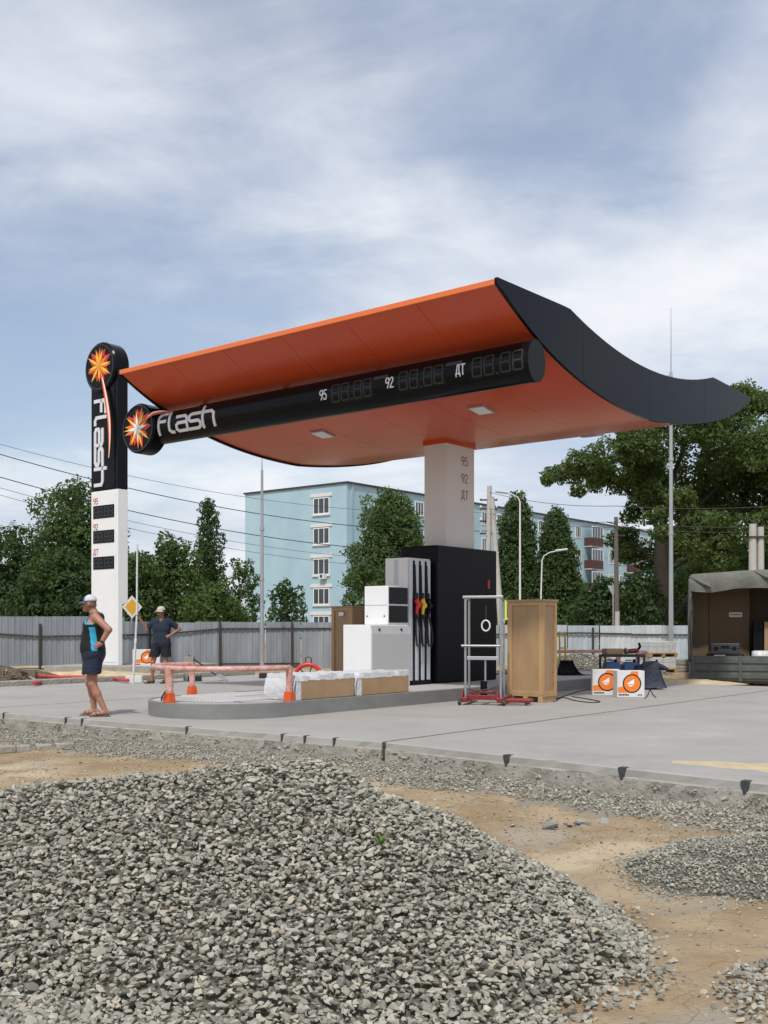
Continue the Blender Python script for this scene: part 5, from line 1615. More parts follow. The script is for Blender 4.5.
# load
def tkp(x, y, z): return tk.matrix_basis @ Vector((x, y, z))
bpy.context.view_layer.update()
def load(name, label, cat, x, y, z, s, m_, rz=0, extra=None):
    t = thing(name, label, cat, TO + Vector((math.cos(R(-15.6)) * x - math.sin(R(-15.6)) * y, math.sin(R(-15.6)) * x + math.cos(R(-15.6)) * y, z)), R(-15.6) + rz)
    MB().box(-s[0] / 2, s[0] / 2, -s[1] / 2, s[1] / 2, 0, s[2]).build('body', m_, t, bevel=.012)
    return t
t = load('packing_case', 'tall brown packing case with a white label inside the truck', 'packing case', .98, 1.35, .031, (1.02, .6, 2.45), M['cargo'])
MB().box(-.0, .32, -.306, -.3015, 1.58, 1.70).build('paper_label', M['bwhite'], t)
mb = MB()
for k in range(9): mb.box(.03 + k * .03, .048 + k * .03, -.3085, -.3065, 1.62, 1.665)
mb.build('small_print', M['mblack'], t)
t = load('packing_case', 'tall brown packing case at the left inside the truck', 'packing case', .26, 1.15, .031, (.4, .5, 2.42), M['cargo'])
t = load('packing_case', 'dark brown packing case in the middle of the truck', 'packing case', 1.85, 2.0, .031, (.66, .6, 2.45), M['cargo'])
t = load('tool_case', 'grey plastic tool case on top of the load by the tailgate', 'tool case', .85, .42, .66, (.70, .38, .27), M['rimgrey'])  # grey darkened to carry the shade on the case in its colour
MB().box(-.1, .1, -.21, -.1905, .17, .21).build('handle', M['mblack'], t)
for x in (-.22, .22): MB().box(x - .04, x + .04, -.205, -.1905, .10, .19).build('clasp', M['mblack'], t)
MB().box(-.355, .355, -.195, .195, .14, .15).build('seam', M['mblack'], t)
t = load('black_bin', 'black bin under the grey tool case in the truck', 'bin', .85, .45, .031, (.9, .6, .628), M['mblack'])
MB().box(-.28, .0, -.3045, -.3005, .55, .61).build('paper_label', M['bwhite'], t)
t = load('plank_box', 'orange-brown wooden box at the right edge inside the truck', 'box', 2.0, .85, .031, (.36, .4, 1.45), M['ply'])
t = load('black_cabinet', 'black cabinet behind the wooden box in the truck', 'cabinet', 1.68, .9, .031, (.25, .4, 1.5), M['mblack'])
t = thing('sack', 'crumpled pale plastic sack on the tailgate load', 'sack', TO + Vector((1.75, -.2, .031)), R(-15.6))
vv = []
for i in range(9):
    for j in range(16):
        a = 2 * math.pi * j / 16; f = i / 8
        r_ = (.27 * math.sin(math.pi * (.25 + .72 * f)) + .02) * (1 + .12 * math.sin(3 * a + 4 * f) + random.uniform(-.05, .05))
        vv.append((r_ * math.cos(a), .7 * r_ * math.sin(a) + .1, .72 * min(1, f * 1.5) ** .5))
ff = [(i * 16 + j, i * 16 + (j + 1) % 16, (i + 1) * 16 + (j + 1) % 16, (i + 1) * 16 + j) for i in range(8) for j in range(16)] + [tuple(range(15, -1, -1)), tuple(128 + k for k in range(16))]
MB().add(vv, ff).build('film', M['film'], t, smooth=60)

# ================================================================== people (signed-distance bodies)
def surface_nets(D, org, h):
    ins = D < 0
    n = np.array(D.shape) - 1
    cor = [(a, b, c) for a in (0, 1) for b in (0, 1) for c in (0, 1)]
    cnt = np.zeros(tuple(n), np.int8)
    for a, b, c in cor: cnt += ins[a:a + n[0], b:b + n[1], c:c + n[2]]
    act = (cnt > 0) & (cnt < 8)
    ijk = np.argwhere(act)
    idx = -np.ones(tuple(n), np.int64); idx[act] = np.arange(len(ijk))
    val = np.stack([D[ijk[:, 0] + a, ijk[:, 1] + b, ijk[:, 2] + c] for a, b, c in cor], 1)
    P = np.zeros((len(ijk), 3)); K = np.zeros(len(ijk))
    ca = np.array(cor, float)
    for i in range(8):
        for j in range(i + 1, 8):
            if abs(ca[i] - ca[j]).sum() != 1: continue
            m = (val[:, i] < 0) != (val[:, j] < 0)
            t = val[m, i] / (val[m, i] - val[m, j])
            P[m] += ca[i] + t[:, None] * (ca[j] - ca[i]); K[m] += 1
    V_ = np.array(org) + h * (ijk + P / K[:, None])
    Fs = []
    for ax in range(3):
        sl0 = [slice(None)] * 3; sl1 = [slice(None)] * 3
        sl0[ax] = slice(0, -1); sl1[ax] = slice(1, None)
        e = ins[tuple(sl0)] != ins[tuple(sl1)]
        q = np.argwhere(e)
        o1, o2 = [(1, 2), (2, 0), (0, 1)][ax]
        ok = (q[:, o1] > 0) & (q[:, o2] > 0) & (q[:, o1] < n[o1]) & (q[:, o2] < n[o2])
        q = q[ok]
        s = ins[tuple(q.T)]
        def cell(d1, d2):
            r_ = q.copy(); r_[:, o1] -= d1; r_[:, o2] -= d2
            return idx[tuple(r_.T)]
        f = np.stack([cell(1, 1), cell(0, 1), cell(0, 0), cell(1, 0)], 1)
        f[~s] = f[~s][:, ::-1]
        Fs.append(f)
    return V_, np.concatenate(Fs)
def sdf_build(prims, h=.0095):
    pts = np.array([p for q in prims for p in (q['a'], q.get('b', q['a']))], float)
    rad = max(max(q['r']) if hasattr(q['r'], '__len__') else q['r'] for q in prims)
    lo = pts.min(0) - rad - .04; hi = pts.max(0) + rad + .04
    n = np.ceil((hi - lo) / h).astype(int) + 1
    D = np.full(tuple(n), .12, np.float32)
    for q in prims:
        a = np.array(q['a'], float); b = np.array(q.get('b', q['a']), float)
        r_ = q['r']; rm = max(r_) if hasattr(r_, '__len__') else r_
        m = rm + .11
        i0 = np.maximum(0, np.floor((np.minimum(a, b) - m - lo) / h).astype(int)); i1 = np.minimum(n, np.ceil((np.maximum(a, b) + m - lo) / h).astype(int) + 1)
        ax_ = [lo[k] + h * np.arange(i0[k], i1[k]) for k in range(3)]
        X, Y, Z = np.meshgrid(*ax_, indexing='ij')
        if q['t'] == 'cap':
            ab = b - a; L2 = max(1e-9, ab @ ab)
            t = np.clip(((X - a[0]) * ab[0] + (Y - a[1]) * ab[1] + (Z - a[2]) * ab[2]) / L2, 0, 1)
            sq = q.get('sq', (1, 1, 1))
            d = np.sqrt(((X - a[0] - t * ab[0]) / sq[0]) ** 2 + ((Y - a[1] - t * ab[1]) / sq[1]) ** 2 + ((Z - a[2] - t * ab[2]) / sq[2]) ** 2) - (r_[0] + t * (r_[1] - r_[0]))
        else:
            k0 = np.sqrt(((X - a[0]) / r_[0]) ** 2 + ((Y - a[1]) / r_[1]) ** 2 + ((Z - a[2]) / r_[2]) ** 2)
            k1 = np.sqrt(((X - a[0]) / r_[0] ** 2) ** 2 + ((Y - a[1]) / r_[1] ** 2) ** 2 + ((Z - a[2]) / r_[2] ** 2) ** 2) + 1e-9
            d = k0 * (k0 - 1) / k1
        S = tuple(slice(i0[k], i1[k]) for k in range(3))
        o = D[S]; k_ = q.get('k', .03)
        if q.get('sub'):
            D[S] = np.maximum(o, -d)
        else:
            hh = np.clip(.5 + .5 * (o - d) / k_, 0, 1)
            D[S] = d * hh + o * (1 - hh) - k_ * hh * (1 - hh)
    return surface_nets(D, lo, h)
def cap(a, b, ra, rb, k=.03, **kw): return dict(t='cap', a=a, b=b, r=(ra, rb), k=k, **kw)
def ellp(c, r_, k=.03, **kw): return dict(t='ell', a=c, r=r_, k=k, **kw)
def hand(wrist, d, nrm, curl=.5, side=1):
    d = Vector(d).normalized(); nrm = Vector(nrm); nrm = (nrm - d * nrm.dot(d)).normalized(); s = d.cross(nrm) * side
    w = Vector(wrist); out = []
    pe_ = w + d * .085
    out.append(cap(w, w + d * .03, .026, .028, .02))
    for o_ in (-.026, -.009, .009, .026): out.append(cap(w + d * .02 + s * o_ * .6, pe_ + s * o_, .017, .014, .012))
    for o_, L_ in ((-.030, .066), (-.010, .078), (.011, .074), (.031, .058)):
        a = pe_ + s * o_
        d2 = (d * math.cos(curl) + nrm * math.sin(curl)); d3 = (d * math.cos(2.1 * curl) + nrm * math.sin(2.1 * curl))
        b = a + d2 * L_ * .52; c = b + d3 * L_ * .48
        out += [cap(a, b, .0095, .0088, .005), cap(b, c, .0088, .0075, .005)]
    ta = w + d * .025 - s * .026
    tb_ = ta + (d * .6 - s * .7 + nrm * .3).normalized() * .042; tc_ = tb_ + (d * .85 - s * .2 + nrm * .4).normalized() * .034
    out += [cap(ta, tb_, .0135, .011, .01), cap(tb_, tc_, .0108, .009, .005)]
    return out
def head_prims(c, yaw, pitch=0.0):
    f = Vector((math.cos(yaw), math.sin(yaw), -pitch)).normalized(); l = Vector((-math.sin(yaw), math.cos(yaw), 0)); u = f.cross(l)
    c = Vector(c)
    P = lambda x, y, z: tuple(c + f * x + l * y + u * z)
    pr = [cap(P(-.012, 0, .035), P(.0, 0, .02), .088, .086, .03), cap(P(.02, 0, -.03), P(.052, 0, -.075), .07, .044, .03),
          cap(P(.078, 0, .0), P(.108, 0, -.03), .012, .016, .014), cap(P(.075, -.03, .018), P(.075, .03, .018), .014, .014, .012),
          cap(P(.078, -.017, -.062), P(.078, .017, -.062), .012, .012, .012), cap(P(.07, 0, -.092), P(.074, 0, -.095), .022, .022, .015)]
    for s in (-1, 1):
        pr.append(cap(P(-.005, s * .088, .012), P(-.002, s * .088, -.028), .016, .011, .008, sq=(1, .6, 1)))
        pr.append(dict(t='cap', a=P(.092, s * .033, .0), b=P(.09, s * .033, 0), r=(.013, .013), sub=True))
    return pr, P
def mesh_from(prims, name, m_, parent, keep=None, h=.0095, solid=0, mats=None, matfn=None):
    v, f = sdf_build(prims, h)
    if keep is not None:
        cc = v[f].mean(1)
        f = f[keep(cc)]
        us_, inv = np.unique(f.ravel(), return_inverse=True)
        v = v[us_]; f = inv.reshape(-1, 4)
    o = npmesh(name, v, f, mats or m_, parent, k=4, smooth=True)
    if matfn is not None:
        o.data.polygons.foreach_set('material_index', matfn(v[f].mean(1)).astype(np.int32))
    if solid:
        s = o.modifiers.new('thick', 'SOLIDIFY'); s.thickness = solid; s.offset = 1
    return o
def cap_hat(P, t, m_crown, m_brim, m_front=None):
    n, rings = 24, 8
    vv = []; mi = []
    for i in range(rings + 1):
        e = (math.pi / 2) * i / rings
        for k in range(n):
            a = 2 * math.pi * k / n
            vv.append(P(-.012 + .104 * math.cos(e) * math.cos(a), .098 * math.cos(e) * math.sin(a), .040 + .098 * math.sin(e) ** .9))
    mb = MB()
    for i in range(rings):
        for k in range(n):
            a = 2 * math.pi * (k + .5) / n
            mb_front = 1 if (m_front and (a < .85 or a > 2 * math.pi - .85)) else 0
            mi.append(mb_front)
    ff = [(i * n + k, i * n + (k + 1) % n, (i + 1) * n + (k + 1) % n, (i + 1) * n + k) for i in range(rings) for k in range(n)]
    mb.v = [tuple(p) for p in vv]; mb.f = [list(f) for f in ff]; mb.m = mi
    c = mb.build('cap', [m_crown, m_front or m_crown], t, smooth=70)
    c.modifiers.new('thick', 'SOLIDIFY').thickness = .006
    top = []; bot = []
    for r_ in range(4):
        for k in range(13):
            a = -1.15 + 2.3 * k / 12
            rr_ = .100 + (.078 * math.cos(a) ** .7) * r_ / 3
            top.append(P(-.010 + rr_ * math.cos(a), .098 / .104 * rr_ * math.sin(a) * .98, .043 - .018 * r_ / 3 - .02 * abs(math.sin(a)) * r_ / 3))
    ff = [(r_ * 13 + k, r_ * 13 + k + 1, (r_ + 1) * 13 + k + 1, (r_ + 1) * 13 + k) for r_ in range(3) for k in range(12)]
    b = MB().add(top, ff).build('brim', m_brim, c, smooth=70)
    b.modifiers.new('thick', 'SOLIDIFY').thickness = .006
    return c
def face_bits(P, t, hairm):
    for s in (-1, 1):
        MB().lathe([(.001, -.009), (.006, -.0065), (.009, 0), (.006, .0065), (.001, .009)], P(.080, s * .033, .0), 10).build('eye', M['eye'], t, smooth=80)
    mb = MB()
    mb.tube([P(.0895, -.022, -.062), P(.0925, 0, -.060), P(.0895, .022, -.062)], .0032, 5)
    mb.build('mouth', M['redpaint'], t)
    # short hair under the cap, at the back and sides
    vv = []; n = 20
    for i in range(5):
        z = .045 - .022 * i
        for k in range(n + 1):
            a = R(68) + (R(292) - R(68)) * k / n
            vv.append(P(-.012 + .0915 * math.cos(a), .0895 * math.sin(a), z))
    ff = [(i * (n + 1) + k, i * (n + 1) + k + 1, (i + 1) * (n + 1) + k + 1, (i + 1) * (n + 1) + k) for i in range(4) for k in range(n)]
    o = MB().add(vv, ff).build('hair', hairm, t, smooth=80); o.modifiers.new('thick', 'SOLIDIFY').thickness = .006
def foot(an, yaw, zf=.0):
    f = Vector((math.cos(yaw), math.sin(yaw), 0)); l = Vector((-f.y, f.x, 0)); a = Vector((an[0], an[1], 0))
    q = [cap(tuple(a - f * .045 + Vector((0, 0, .05 + zf))), tuple(a + f * .06 + Vector((0, 0, .045 + zf))), .036, .034, .02),
         cap(tuple(a + f * .05 + Vector((0, 0, .042 + zf))), tuple(a + f * .15 + Vector((0, 0, .034 + zf))), .036, .03, .02, sq=(1, 1, .8))]
    for k, (o_, L_) in enumerate(((-.03, .205), (-.014, .2), (.0, .193), (.014, .183), (.027, .17))):
        q.append(cap(tuple(a + f * .14 + l * o_ * .9 + Vector((0, 0, .027 + zf))), tuple(a + f * L_ + l * o_ + Vector((0, 0, .021 + zf))), .013 if k == 0 else .0105, .011 if k == 0 else .009, .008))
    return q
def sandal(t, an, yaw, m_, closed=False):
    f = Vector((math.cos(yaw), math.sin(yaw), 0)); l = Vector((-f.y, f.x, 0)); a = Vector((an[0], an[1], 0))
    out = []
    for k in range(20):
        th = 2 * math.pi * k / 20
        x = .07 + .15 * math.cos(th); y = (.044 + .006 * math.cos(th)) * math.sin(th)
        out.append(tuple(a + f * x + l * y))
    mb = MB().prism([(p[0], p[1]) for p in out], 0.001, .016)
    s = mb.build('sandal', m_, t)
    for x0_, zt_, rw in ((.12, .072, .045), (.06, .088, .043), (-.03, .10, .046)):
        pts = [a + f * (x0_ + .012 * math.cos(th)) + l * (rw * math.cos(th)) + Vector((0, 0, .014 + (zt_ - .014) * math.sin(th))) for th in np.linspace(0, math.pi, 11)]
        MB().tube(pts, .0085 if not closed else .014, 6).build('strap', m_, s, smooth=60)
    return s

def person_one():
    p = G(94.5, 716.2)
    t = thing('person', 'man in black and cyan tank top, navy shorts and cap, hand on hip', 'person', p, R(186))
    hd, P = head_prims((.075, 0, 1.655), R(4), .05)
    sh = 1.475
    tor = [cap((.005, -.07, .93), (.005, .07, .93), .138, .138, .05), cap((.030, -.06, 1.04), (.030, .06, 1.04), .14, .14, .06), cap((.022, -.06, 1.17), (.022, .06, 1.17), .138, .138, .06),
           cap((.005, -.09, 1.33), (.005, .09, 1.33), .132, .132, .06), cap((-.035, -.155, 1.455), (-.035, .155, 1.455), .068, .068, .05), cap((-.03, 0, 1.45), (.045, 0, 1.60), .07, .058, .05)]
    arms = [cap((-.05, .185, 1.455), (-.25, .29, 1.275), .060, .047, .03), cap((-.25, .29, 1.275), (-.13, .255, 1.07), .047, .032, .02),
            cap((-.04, -.185, 1.455), (-.06, -.26, 1.2), .058, .046, .03), cap((-.06, -.26, 1.2), (.04, -.22, .98), .045, .031, .02)]
    legs = [cap((-.01, .09, .90), (.015, .10, .49), .095, .06, .04), cap((.015, .10, .49), (-.05, .10, .34), .058, .06, .03), cap((-.05, .10, .34), (-.17, .105, .09), .056, .037, .03),
            cap((-.0, -.09, .90), (.085, -.10, .49), .095, .06, .04), cap((.085, -.10, .49), (.045, -.10, .34), .058, .06, .03), cap((.045, -.10, .34), (.02, -.105, .09), .056, .037, .03)]
    ft = foot((-.165, .105), R(8), .012) + foot((.025, -.105), R(-8), .012)
    hands = hand((-.13, .255, 1.07), (.88, -.30, -.42), (-.1, -1, -.1), .25, 1) + hand((.04, -.22, .98), (.35, .05, -1), (0, 1, 0), .5, -1)
    mesh_from(tor + legs + hd + arms + ft + hands, 'body', M['skin'], t)
    infl = lambda pr, e: [dict(q, r=tuple(np.array(q['r']) + e)) for q in pr]
    sh_pr = infl(tor[:5], .014) + [cap((.03, -.07, 1.0), (.03, .07, 1.0), .152, .152, .05)]
    def keep(c):
        arm_l = (np.abs(c[:, 1]) > .135) & (c[:, 2] > 1.33)
        hole = ((np.abs(c[:, 1]) - .235) / .068) ** 2 + ((c[:, 2] - 1.465) / .10) ** 2 < 1
        neck = (c[:, 0] / .13) ** 2 + (c[:, 1] / .085) ** 2 + ((c[:, 2] - 1.55) / .13) ** 2 < 1
        nf = (c[:, 0] > .02) & (np.abs(c[:, 1]) < .07) & (c[:, 2] > 1.42)
        return (c[:, 2] > .90) & ~hole & ~neck & ~nf & (c[:, 2] < 1.53)
    def mf(c):
        side = (np.abs(c[:, 1]) > .10) & (c[:, 0] > -.055 - .10 * (1.2 - c[:, 2])) & (c[:, 0] < .03 - .10 * (1.2 - c[:, 2])) & (c[:, 2] < 1.31) & (c[:, 2] > .96)
        rim = ((np.abs(c[:, 1]) - .235) / .092) ** 2 + ((c[:, 2] - 1.47) / .125) ** 2 < 1
        rim &= (c[:, 0] > -.02) & (c[:, 2] > 1.35)
        logo = (c[:, 0] > .09) & (np.abs(c[:, 2] - 1.305 - .03 * np.sin(c[:, 1] * 60)) < .018) & (np.abs(c[:, 1]) < .1)
        return side | rim | logo
    mesh_from(sh_pr, 'tank_top', M['tank'], t, keep, .0095, .004, [M['tank'], M['cyan']], mf)
    so = [cap((.012, -.075, .93), (.012, .075, .93), .158, .158, .05), cap((.015, .095, .90), (.025, .11, .60), .128, .134, .04), cap((.01, -.095, .90), (.06, -.115, .60), .122, .125, .04)]
    mesh_from(so, 'shorts', M['navycl'], t, lambda c: (c[:, 2] < .985) & (c[:, 2] > .63 + .012 * np.sin(c[:, 0] * 40)), .011, .006)
    cap_hat(P, t, M['capw'], M['capn'], M['capn'])
    face_bits(P, t, M['stubble'])
    sandal(t, (-.165, .105), R(8), M['leather']); sandal(t, (.025, -.105), R(-8), M['leather'])
    MB().tube([(-.148 + .036 * math.cos(a) * .9, .262 + .036 * math.sin(a), 1.105 + .016 * math.cos(a)) for a in np.linspace(0, 2 * math.pi, 15)], .011, 6).build('wrist_watch', M['rubber'], t, smooth=60)
    return t
def person_two():
    p = G(161.5, 683.4)
    t = thing('person', 'man in slate blue T-shirt and beige cap steadying the white pole', 'person', p, R(-90))
    hd, P = head_prims((.03, -.01, 1.675), R(-32), .04)
    tor = [cap((0, -.07, .93), (0, .07, .93), .115, .115, .05), cap((.01, -.06, 1.1), (.01, .06, 1.1), .115, .115, .06), cap((0, -.09, 1.3), (0, .09, 1.3), .115, .115, .06),
           cap((-.01, -.165, 1.455), (-.01, .165, 1.455), .062, .062, .05), cap((0, 0, 1.45), (.02, 0, 1.60), .06, .054, .05)]
    # -y is his right (left in the picture)
    arms = [cap((-.01, -.19, 1.45), (.03, -.33, 1.275), .055, .043, .03), cap((.03, -.33, 1.275), (.12, -.485, 1.515), .042, .029, .02),
            cap((-.01, .19, 1.45), (-.06, .41, 1.275), .055, .043, .03), cap((-.06, .41, 1.275), (.10, .20, 1.115), .042, .029, .02)]
    legs = [cap((0, -.09, .90), (.05, -.19, .50), .085, .055, .04), cap((.05, -.19, .50), (0, -.205, .34), .053, .055, .03), cap((0, -.205, .34), (-.02, -.225, .09), .05, .035, .03),
            cap((0, .09, .90), (.02, .10, .50), .085, .055, .04), cap((.02, .10, .50), (-.03, .10, .34), .053, .055, .03), cap((-.03, .10, .34), (-.06, .09, .09), .05, .035, .03)]
    ft = foot((-.015, -.225), R(-45), .012) + foot((-.055, .09), R(-25), .012)
    hands = hand((.12, -.485, 1.515), (.25, -.25, .9), (.9, -.4, 0), .75, 1) + hand((.10, .20, 1.115), (.1, -.9, -.3), (-1, -.1, 0), .35, -1)
    mesh_from(tor + legs + hd + arms + ft + hands, 'body', M['skin2'], t)
    infl = lambda pr, e: [dict(q, r=tuple(np.array(q['r']) + e)) for q in pr]
    sp_ = [dict(q, k=.13) for q in infl(tor[:4], .006)] + [cap((0.01, -.07, .95), (.01, .07, .95), .130, .130, .05), cap((-.01, -.19, 1.45), (.02, -.29, 1.325), .064, .066, .03), cap((-.01, .19, 1.45), (-.045, .34, 1.33), .064, .068, .03)]
    def keep(c):
        neck = (c[:, 0] / .11) ** 2 + (c[:, 1] / .085) ** 2 + ((c[:, 2] - 1.56) / .09) ** 2 < 1
        vn = (c[:, 0] > .02) & (c[:, 2] > 1.44 + np.abs(c[:, 1]) * 1.1)
        sl_ = (np.abs(c[:, 1]) > .22) & ((np.abs(c[:, 1]) - .22) * 0 + c[:, 2] < 1.285 + 0 * c[:, 0])
        arm_end = (c[:, 1] < -.325) | (c[:, 1] > .375)
        return (c[:, 2] > .865) & ~neck & ~vn & ~arm_end
    mesh_from(sp_, 't_shirt', M['tshirt'], t, keep, .0095, .004)
    so = [cap((0, -.075, .93), (0, .075, .93), .135, .135, .05), cap((0, -.10, .90), (.04, -.185, .58), .112, .118, .04), cap((0, .10, .90), (.02, .11, .58), .112, .116, .04)]
    mesh_from(so, 'shorts', M['dshort'], t, lambda c: (c[:, 2] < .95) & (c[:, 2] > .625), .011, .006)
    cap_hat(P, t, M['capb'], M['capb'])
    face_bits(P, t, M['hair'])
    MB().tube([P(.088, -.03, -.075), P(.092, 0, -.10), P(.088, .03, -.075)], .012, 6).build('beard', M['hair'], t, smooth=60)
    sandal(t, (-.015, -.225), R(-45), M['rubber'], True); sandal(t, (-.055, .09), R(-25), M['rubber'], True)
    return t, p
person_one()
_, p2 = person_two()
# the white pole he holds: hand at (.15,-.53,1.57) in his frame, he faces the camera
hx, hy = p2.x - .545, p2.y - .155
t = thing('white_pole', 'tall thin white pole held upright by the man in the T-shirt', 'pole', (hx - .06, hy - .01, 0.0), 0)
MB().tube([(-.03, -.0, .001), (.0, 0, .4), (.035, 0, 1.0), (.065, .0, 1.6), (.075, 0, 3.25)], [.028, .03, .027, .024, .022], 8).build('shaft', M['film'], t, smooth=60)
MB().tube([(.03, 0, .95), (.045, 0, 1.05)], .033, 8).build('tape_band', M['bwhite'], t)
# shovel handle leaning near him
t = thing('shovel', 'shovel lying against a low block behind the man in the T-shirt', 'shovel', p2 + Vector((.75, 1.3, 0)), 0)
MB().tube([(-.35, 0, .62), (.35, 0, .12)], .02, 8).build('handle', M['rust'], t)
MB().prism([(.32, .13), (.55, -.0), (.62, .02), (.40, .17)], -.11, .11, 'y').build('blade', M['galv'], t)
MB().box(-.46, -.22, -.12, .12, 0, .60).build('support_block', M['conc2'], t)

# ================================================================== crushed stone
def stone_shapes(n, seed, flat=(.45, .8)):
    rd = random.Random(seed); out = []
    for i in range(n):
        bm = bmesh.new()
        fz = rd.uniform(*flat); fy = rd.uniform(.6, .95)
        for k in range(11):
            v = Vector((rd.gauss(0, 1), rd.gauss(0, 1), rd.gauss(0, 1))).normalized() * rd.uniform(.8, 1.05)
            bm.verts.new((v.x * .5, v.y * .5 * fy, v.z * .5 * fz))
        r_ = bmesh.ops.convex_hull(bm, input=bm.verts)
        bmesh.ops.delete(bm, geom=list({g for g in r_['geom_interior'] + r_['geom_unused'] if isinstance(g, bmesh.types.BMVert)}), context='VERTS')
        bmesh.ops.triangulate(bm, faces=bm.faces)
        bmesh.ops.recalc_face_normals(bm, faces=bm.faces)
        bm.verts.index_update()
        out.append((np.array([v.co[:] for v in bm.verts]), np.array([[v.index for v in f.verts] for f in bm.faces])))
        bm.free()
    return out
SHAPES = stone_shapes(20, 3)
def rotmats(n, rd, tilt):
    az = rd.uniform(0, 2 * np.pi, n); ph = rd.uniform(0, 2 * np.pi, n); tl = rd.normal(0, tilt, n)
    def rz(a):
        c, s = np.cos(a), np.sin(a); z = np.zeros_like(a); o = np.ones_like(a)
        return np.stack([np.stack([c, -s, z], 1), np.stack([s, c, z], 1), np.stack([z, z, o], 1)], 1)
    c, s = np.cos(tl), np.sin(tl); z = np.zeros(n); o = np.ones(n)
    rx = np.stack([np.stack([o, z, z], 1), np.stack([z, c, -s], 1), np.stack([z, s, c], 1)], 1)
    return rz(az) @ rx @ rz(ph)
def stone_soup(name, pos, size, Rm, m_, parent=None, rd=None):
    n = len(pos)
    which = rd.integers(0, len(SHAPES), n)
    vs_, fs_, at = [], [], []
    off = 0
    col_ = rd.beta(2.2, 2.2, n)
    for k, (v, f) in enumerate(SHAPES):
        i = np.where(which == k)[0]
        if len(i) == 0: continue
        w = np.einsum('nij,vj->nvi', Rm[i], v) * size[i][:, None, None] + pos[i][:, None, :]
        m = len(v)
        vs_.append(w.reshape(-1, 3))
        fs_.append((f[None] + (off + np.arange(len(i)) * m)[:, None, None]).reshape(-1, 3))
        at.append(np.repeat(col_[i], m)); off += len(i) * m
    return npmesh(name, np.concatenate(vs_), np.concatenate(fs_), m_, parent, attr=np.concatenate(at))
# ---- the big pile
RA, RB = np.array([-4.6, 6.25]), np.array([-.50, 6.15])
def pile_h(x, y):
    ab = RB - RA; L2 = ab @ ab
    t = np.clip(((x - RA[0]) * ab[0] + (y - RA[1]) * ab[1]) / L2, 0, 1)
    qx, qy = RA[0] + t * ab[0], RA[1] + t * ab[1]
    dx, dy = x - qx, y - qy
    r_ = np.hypot(dx, dy)
    Hh = .69 + .21 * t ** 3 + .05 * np.sin(t * 9) * (1 - t)
    ang = np.arctan2(dy, dx)
    slope = np.where(dy > 0, .62, .44) + 0 * r_
    slope = .44 + .16 * smooth01((dy / (r_ + 1e-6) + .25) / 1.1) + .03 * np.sin(3 * ang + 1)
    h = Hh - slope * r_
    h = np.where(r_ < .35, Hh - slope * (.35 * .5 + r_ ** 2 / (.70)), h) 
    h = h + .07 * (vnoise(x, y, 2.0, 9) - .5) + .04 * (vnoise(x, y, 5, 10) - .5)
    # soft toe
    return np.where(h > .12, h, np.where(h > -.25, .12 * np.exp((h - .12) / .12), 0.0))
GPX, GPY = -1.5, 6.0
pile = thing('gravel_pile', 'large pile of grey crushed stone filling the foreground', 'gravel pile', (GPX, GPY, GZ), 0)
nx3, ny3 = 150, 90
X, Y = np.meshgrid(np.linspace(-4.9, 1.9, nx3), np.linspace(3.2, 8.1, ny3), indexing='ij')
Z = GZ + pile_h(X, Y) - .045 - .06 * (pile_h(X, Y) < .10)
Z = np.where(pile_h(X, Y) < .03, GZ - .12, Z)
fl_ = (X < .45 - .35 * (Y - 4.2) + .25 * vnoise(X, Y, 3, 4)) & (Y < 4.95)
Z = np.where(fl_, np.maximum(Z, ground_z(X, Y) + .006), Z)
ii = (np.arange(nx3 - 1)[:, None] * ny3 + np.arange(ny3 - 1)[None, :]).ravel()
npmesh('pile_core', np.stack([X.ravel() - GPX, Y.ravel() - GPY, Z.ravel() - GZ], 1), np.stack([ii, ii + ny3, ii + ny3 + 1, ii + 1], 1), M['gravbed'], pile, k=4, smooth=True)
rd = np.random.default_rng(21)
def jgrid(x0, x1, y0, y1, s, rd):
    gx_, gy_ = np.meshgrid(np.arange(x0, x1, s), np.arange(y0, y1, s), indexing='ij')
    p = np.stack([gx_.ravel(), gy_.ravel()], 1)
    return p + rd.uniform(-.5, .5, p.shape) * s
def in_view(p, z, pad=130):
    px_ = 384 + F * p[:, 0] / np.maximum(.5, p[:, 1]); py_ = HOR + F * (CAMH - z) / np.maximum(.5, p[:, 1])
    return (px_ > -pad * 4) & (px_ < 768 + pad * 4) & (py_ < 1024 + pad * 3) & (p[:, 1] > 3.3)
allp, alls = [], []
for layer, (s, lo, hi, dz) in enumerate(((.034, .034, .060, -.012), (.037, .030, .062, .010), (.054, .022, .050, .024))):
    p = jgrid(-4.9, 1.75, 3.4, 8.0, s, rd)
    h = pile_h(p[:, 0], p[:, 1])
    edge = np.clip((h - .028) / .06, 0, 1)
    flat_left = (p[:, 0] < .55 - .35 * (p[:, 1] - 4.2) + .25 * vnoise(p[:, 0], p[:, 1], 3, 4)) & (p[:, 1] < 5.0)
    keep = (rd.uniform(0, 1, len(p)) < np.maximum(edge, flat_left * .95)) & in_view(p, GZ + h)
    p = p[keep]; h = h[keep]
    sz = rd.uniform(lo, hi, len(p)) * np.where(rd.uniform(0, 1, len(p)) < .07, 1.5, 1) * np.where(rd.uniform(0, 1, len(p)) < .25, .62, 1)
    he = h * smooth01((h - .03) / .10)
    zz = np.maximum(GZ + he, ground_z(p[:, 0], p[:, 1]) + .004) + np.where(h > .12, dz, np.maximum(0, dz) * .4) + rd.uniform(-.006, .008, len(p))
    allp.append(np.column_stack([p, zz])); alls.append(sz)
P_ = np.concatenate(allp); S_ = np.concatenate(alls)
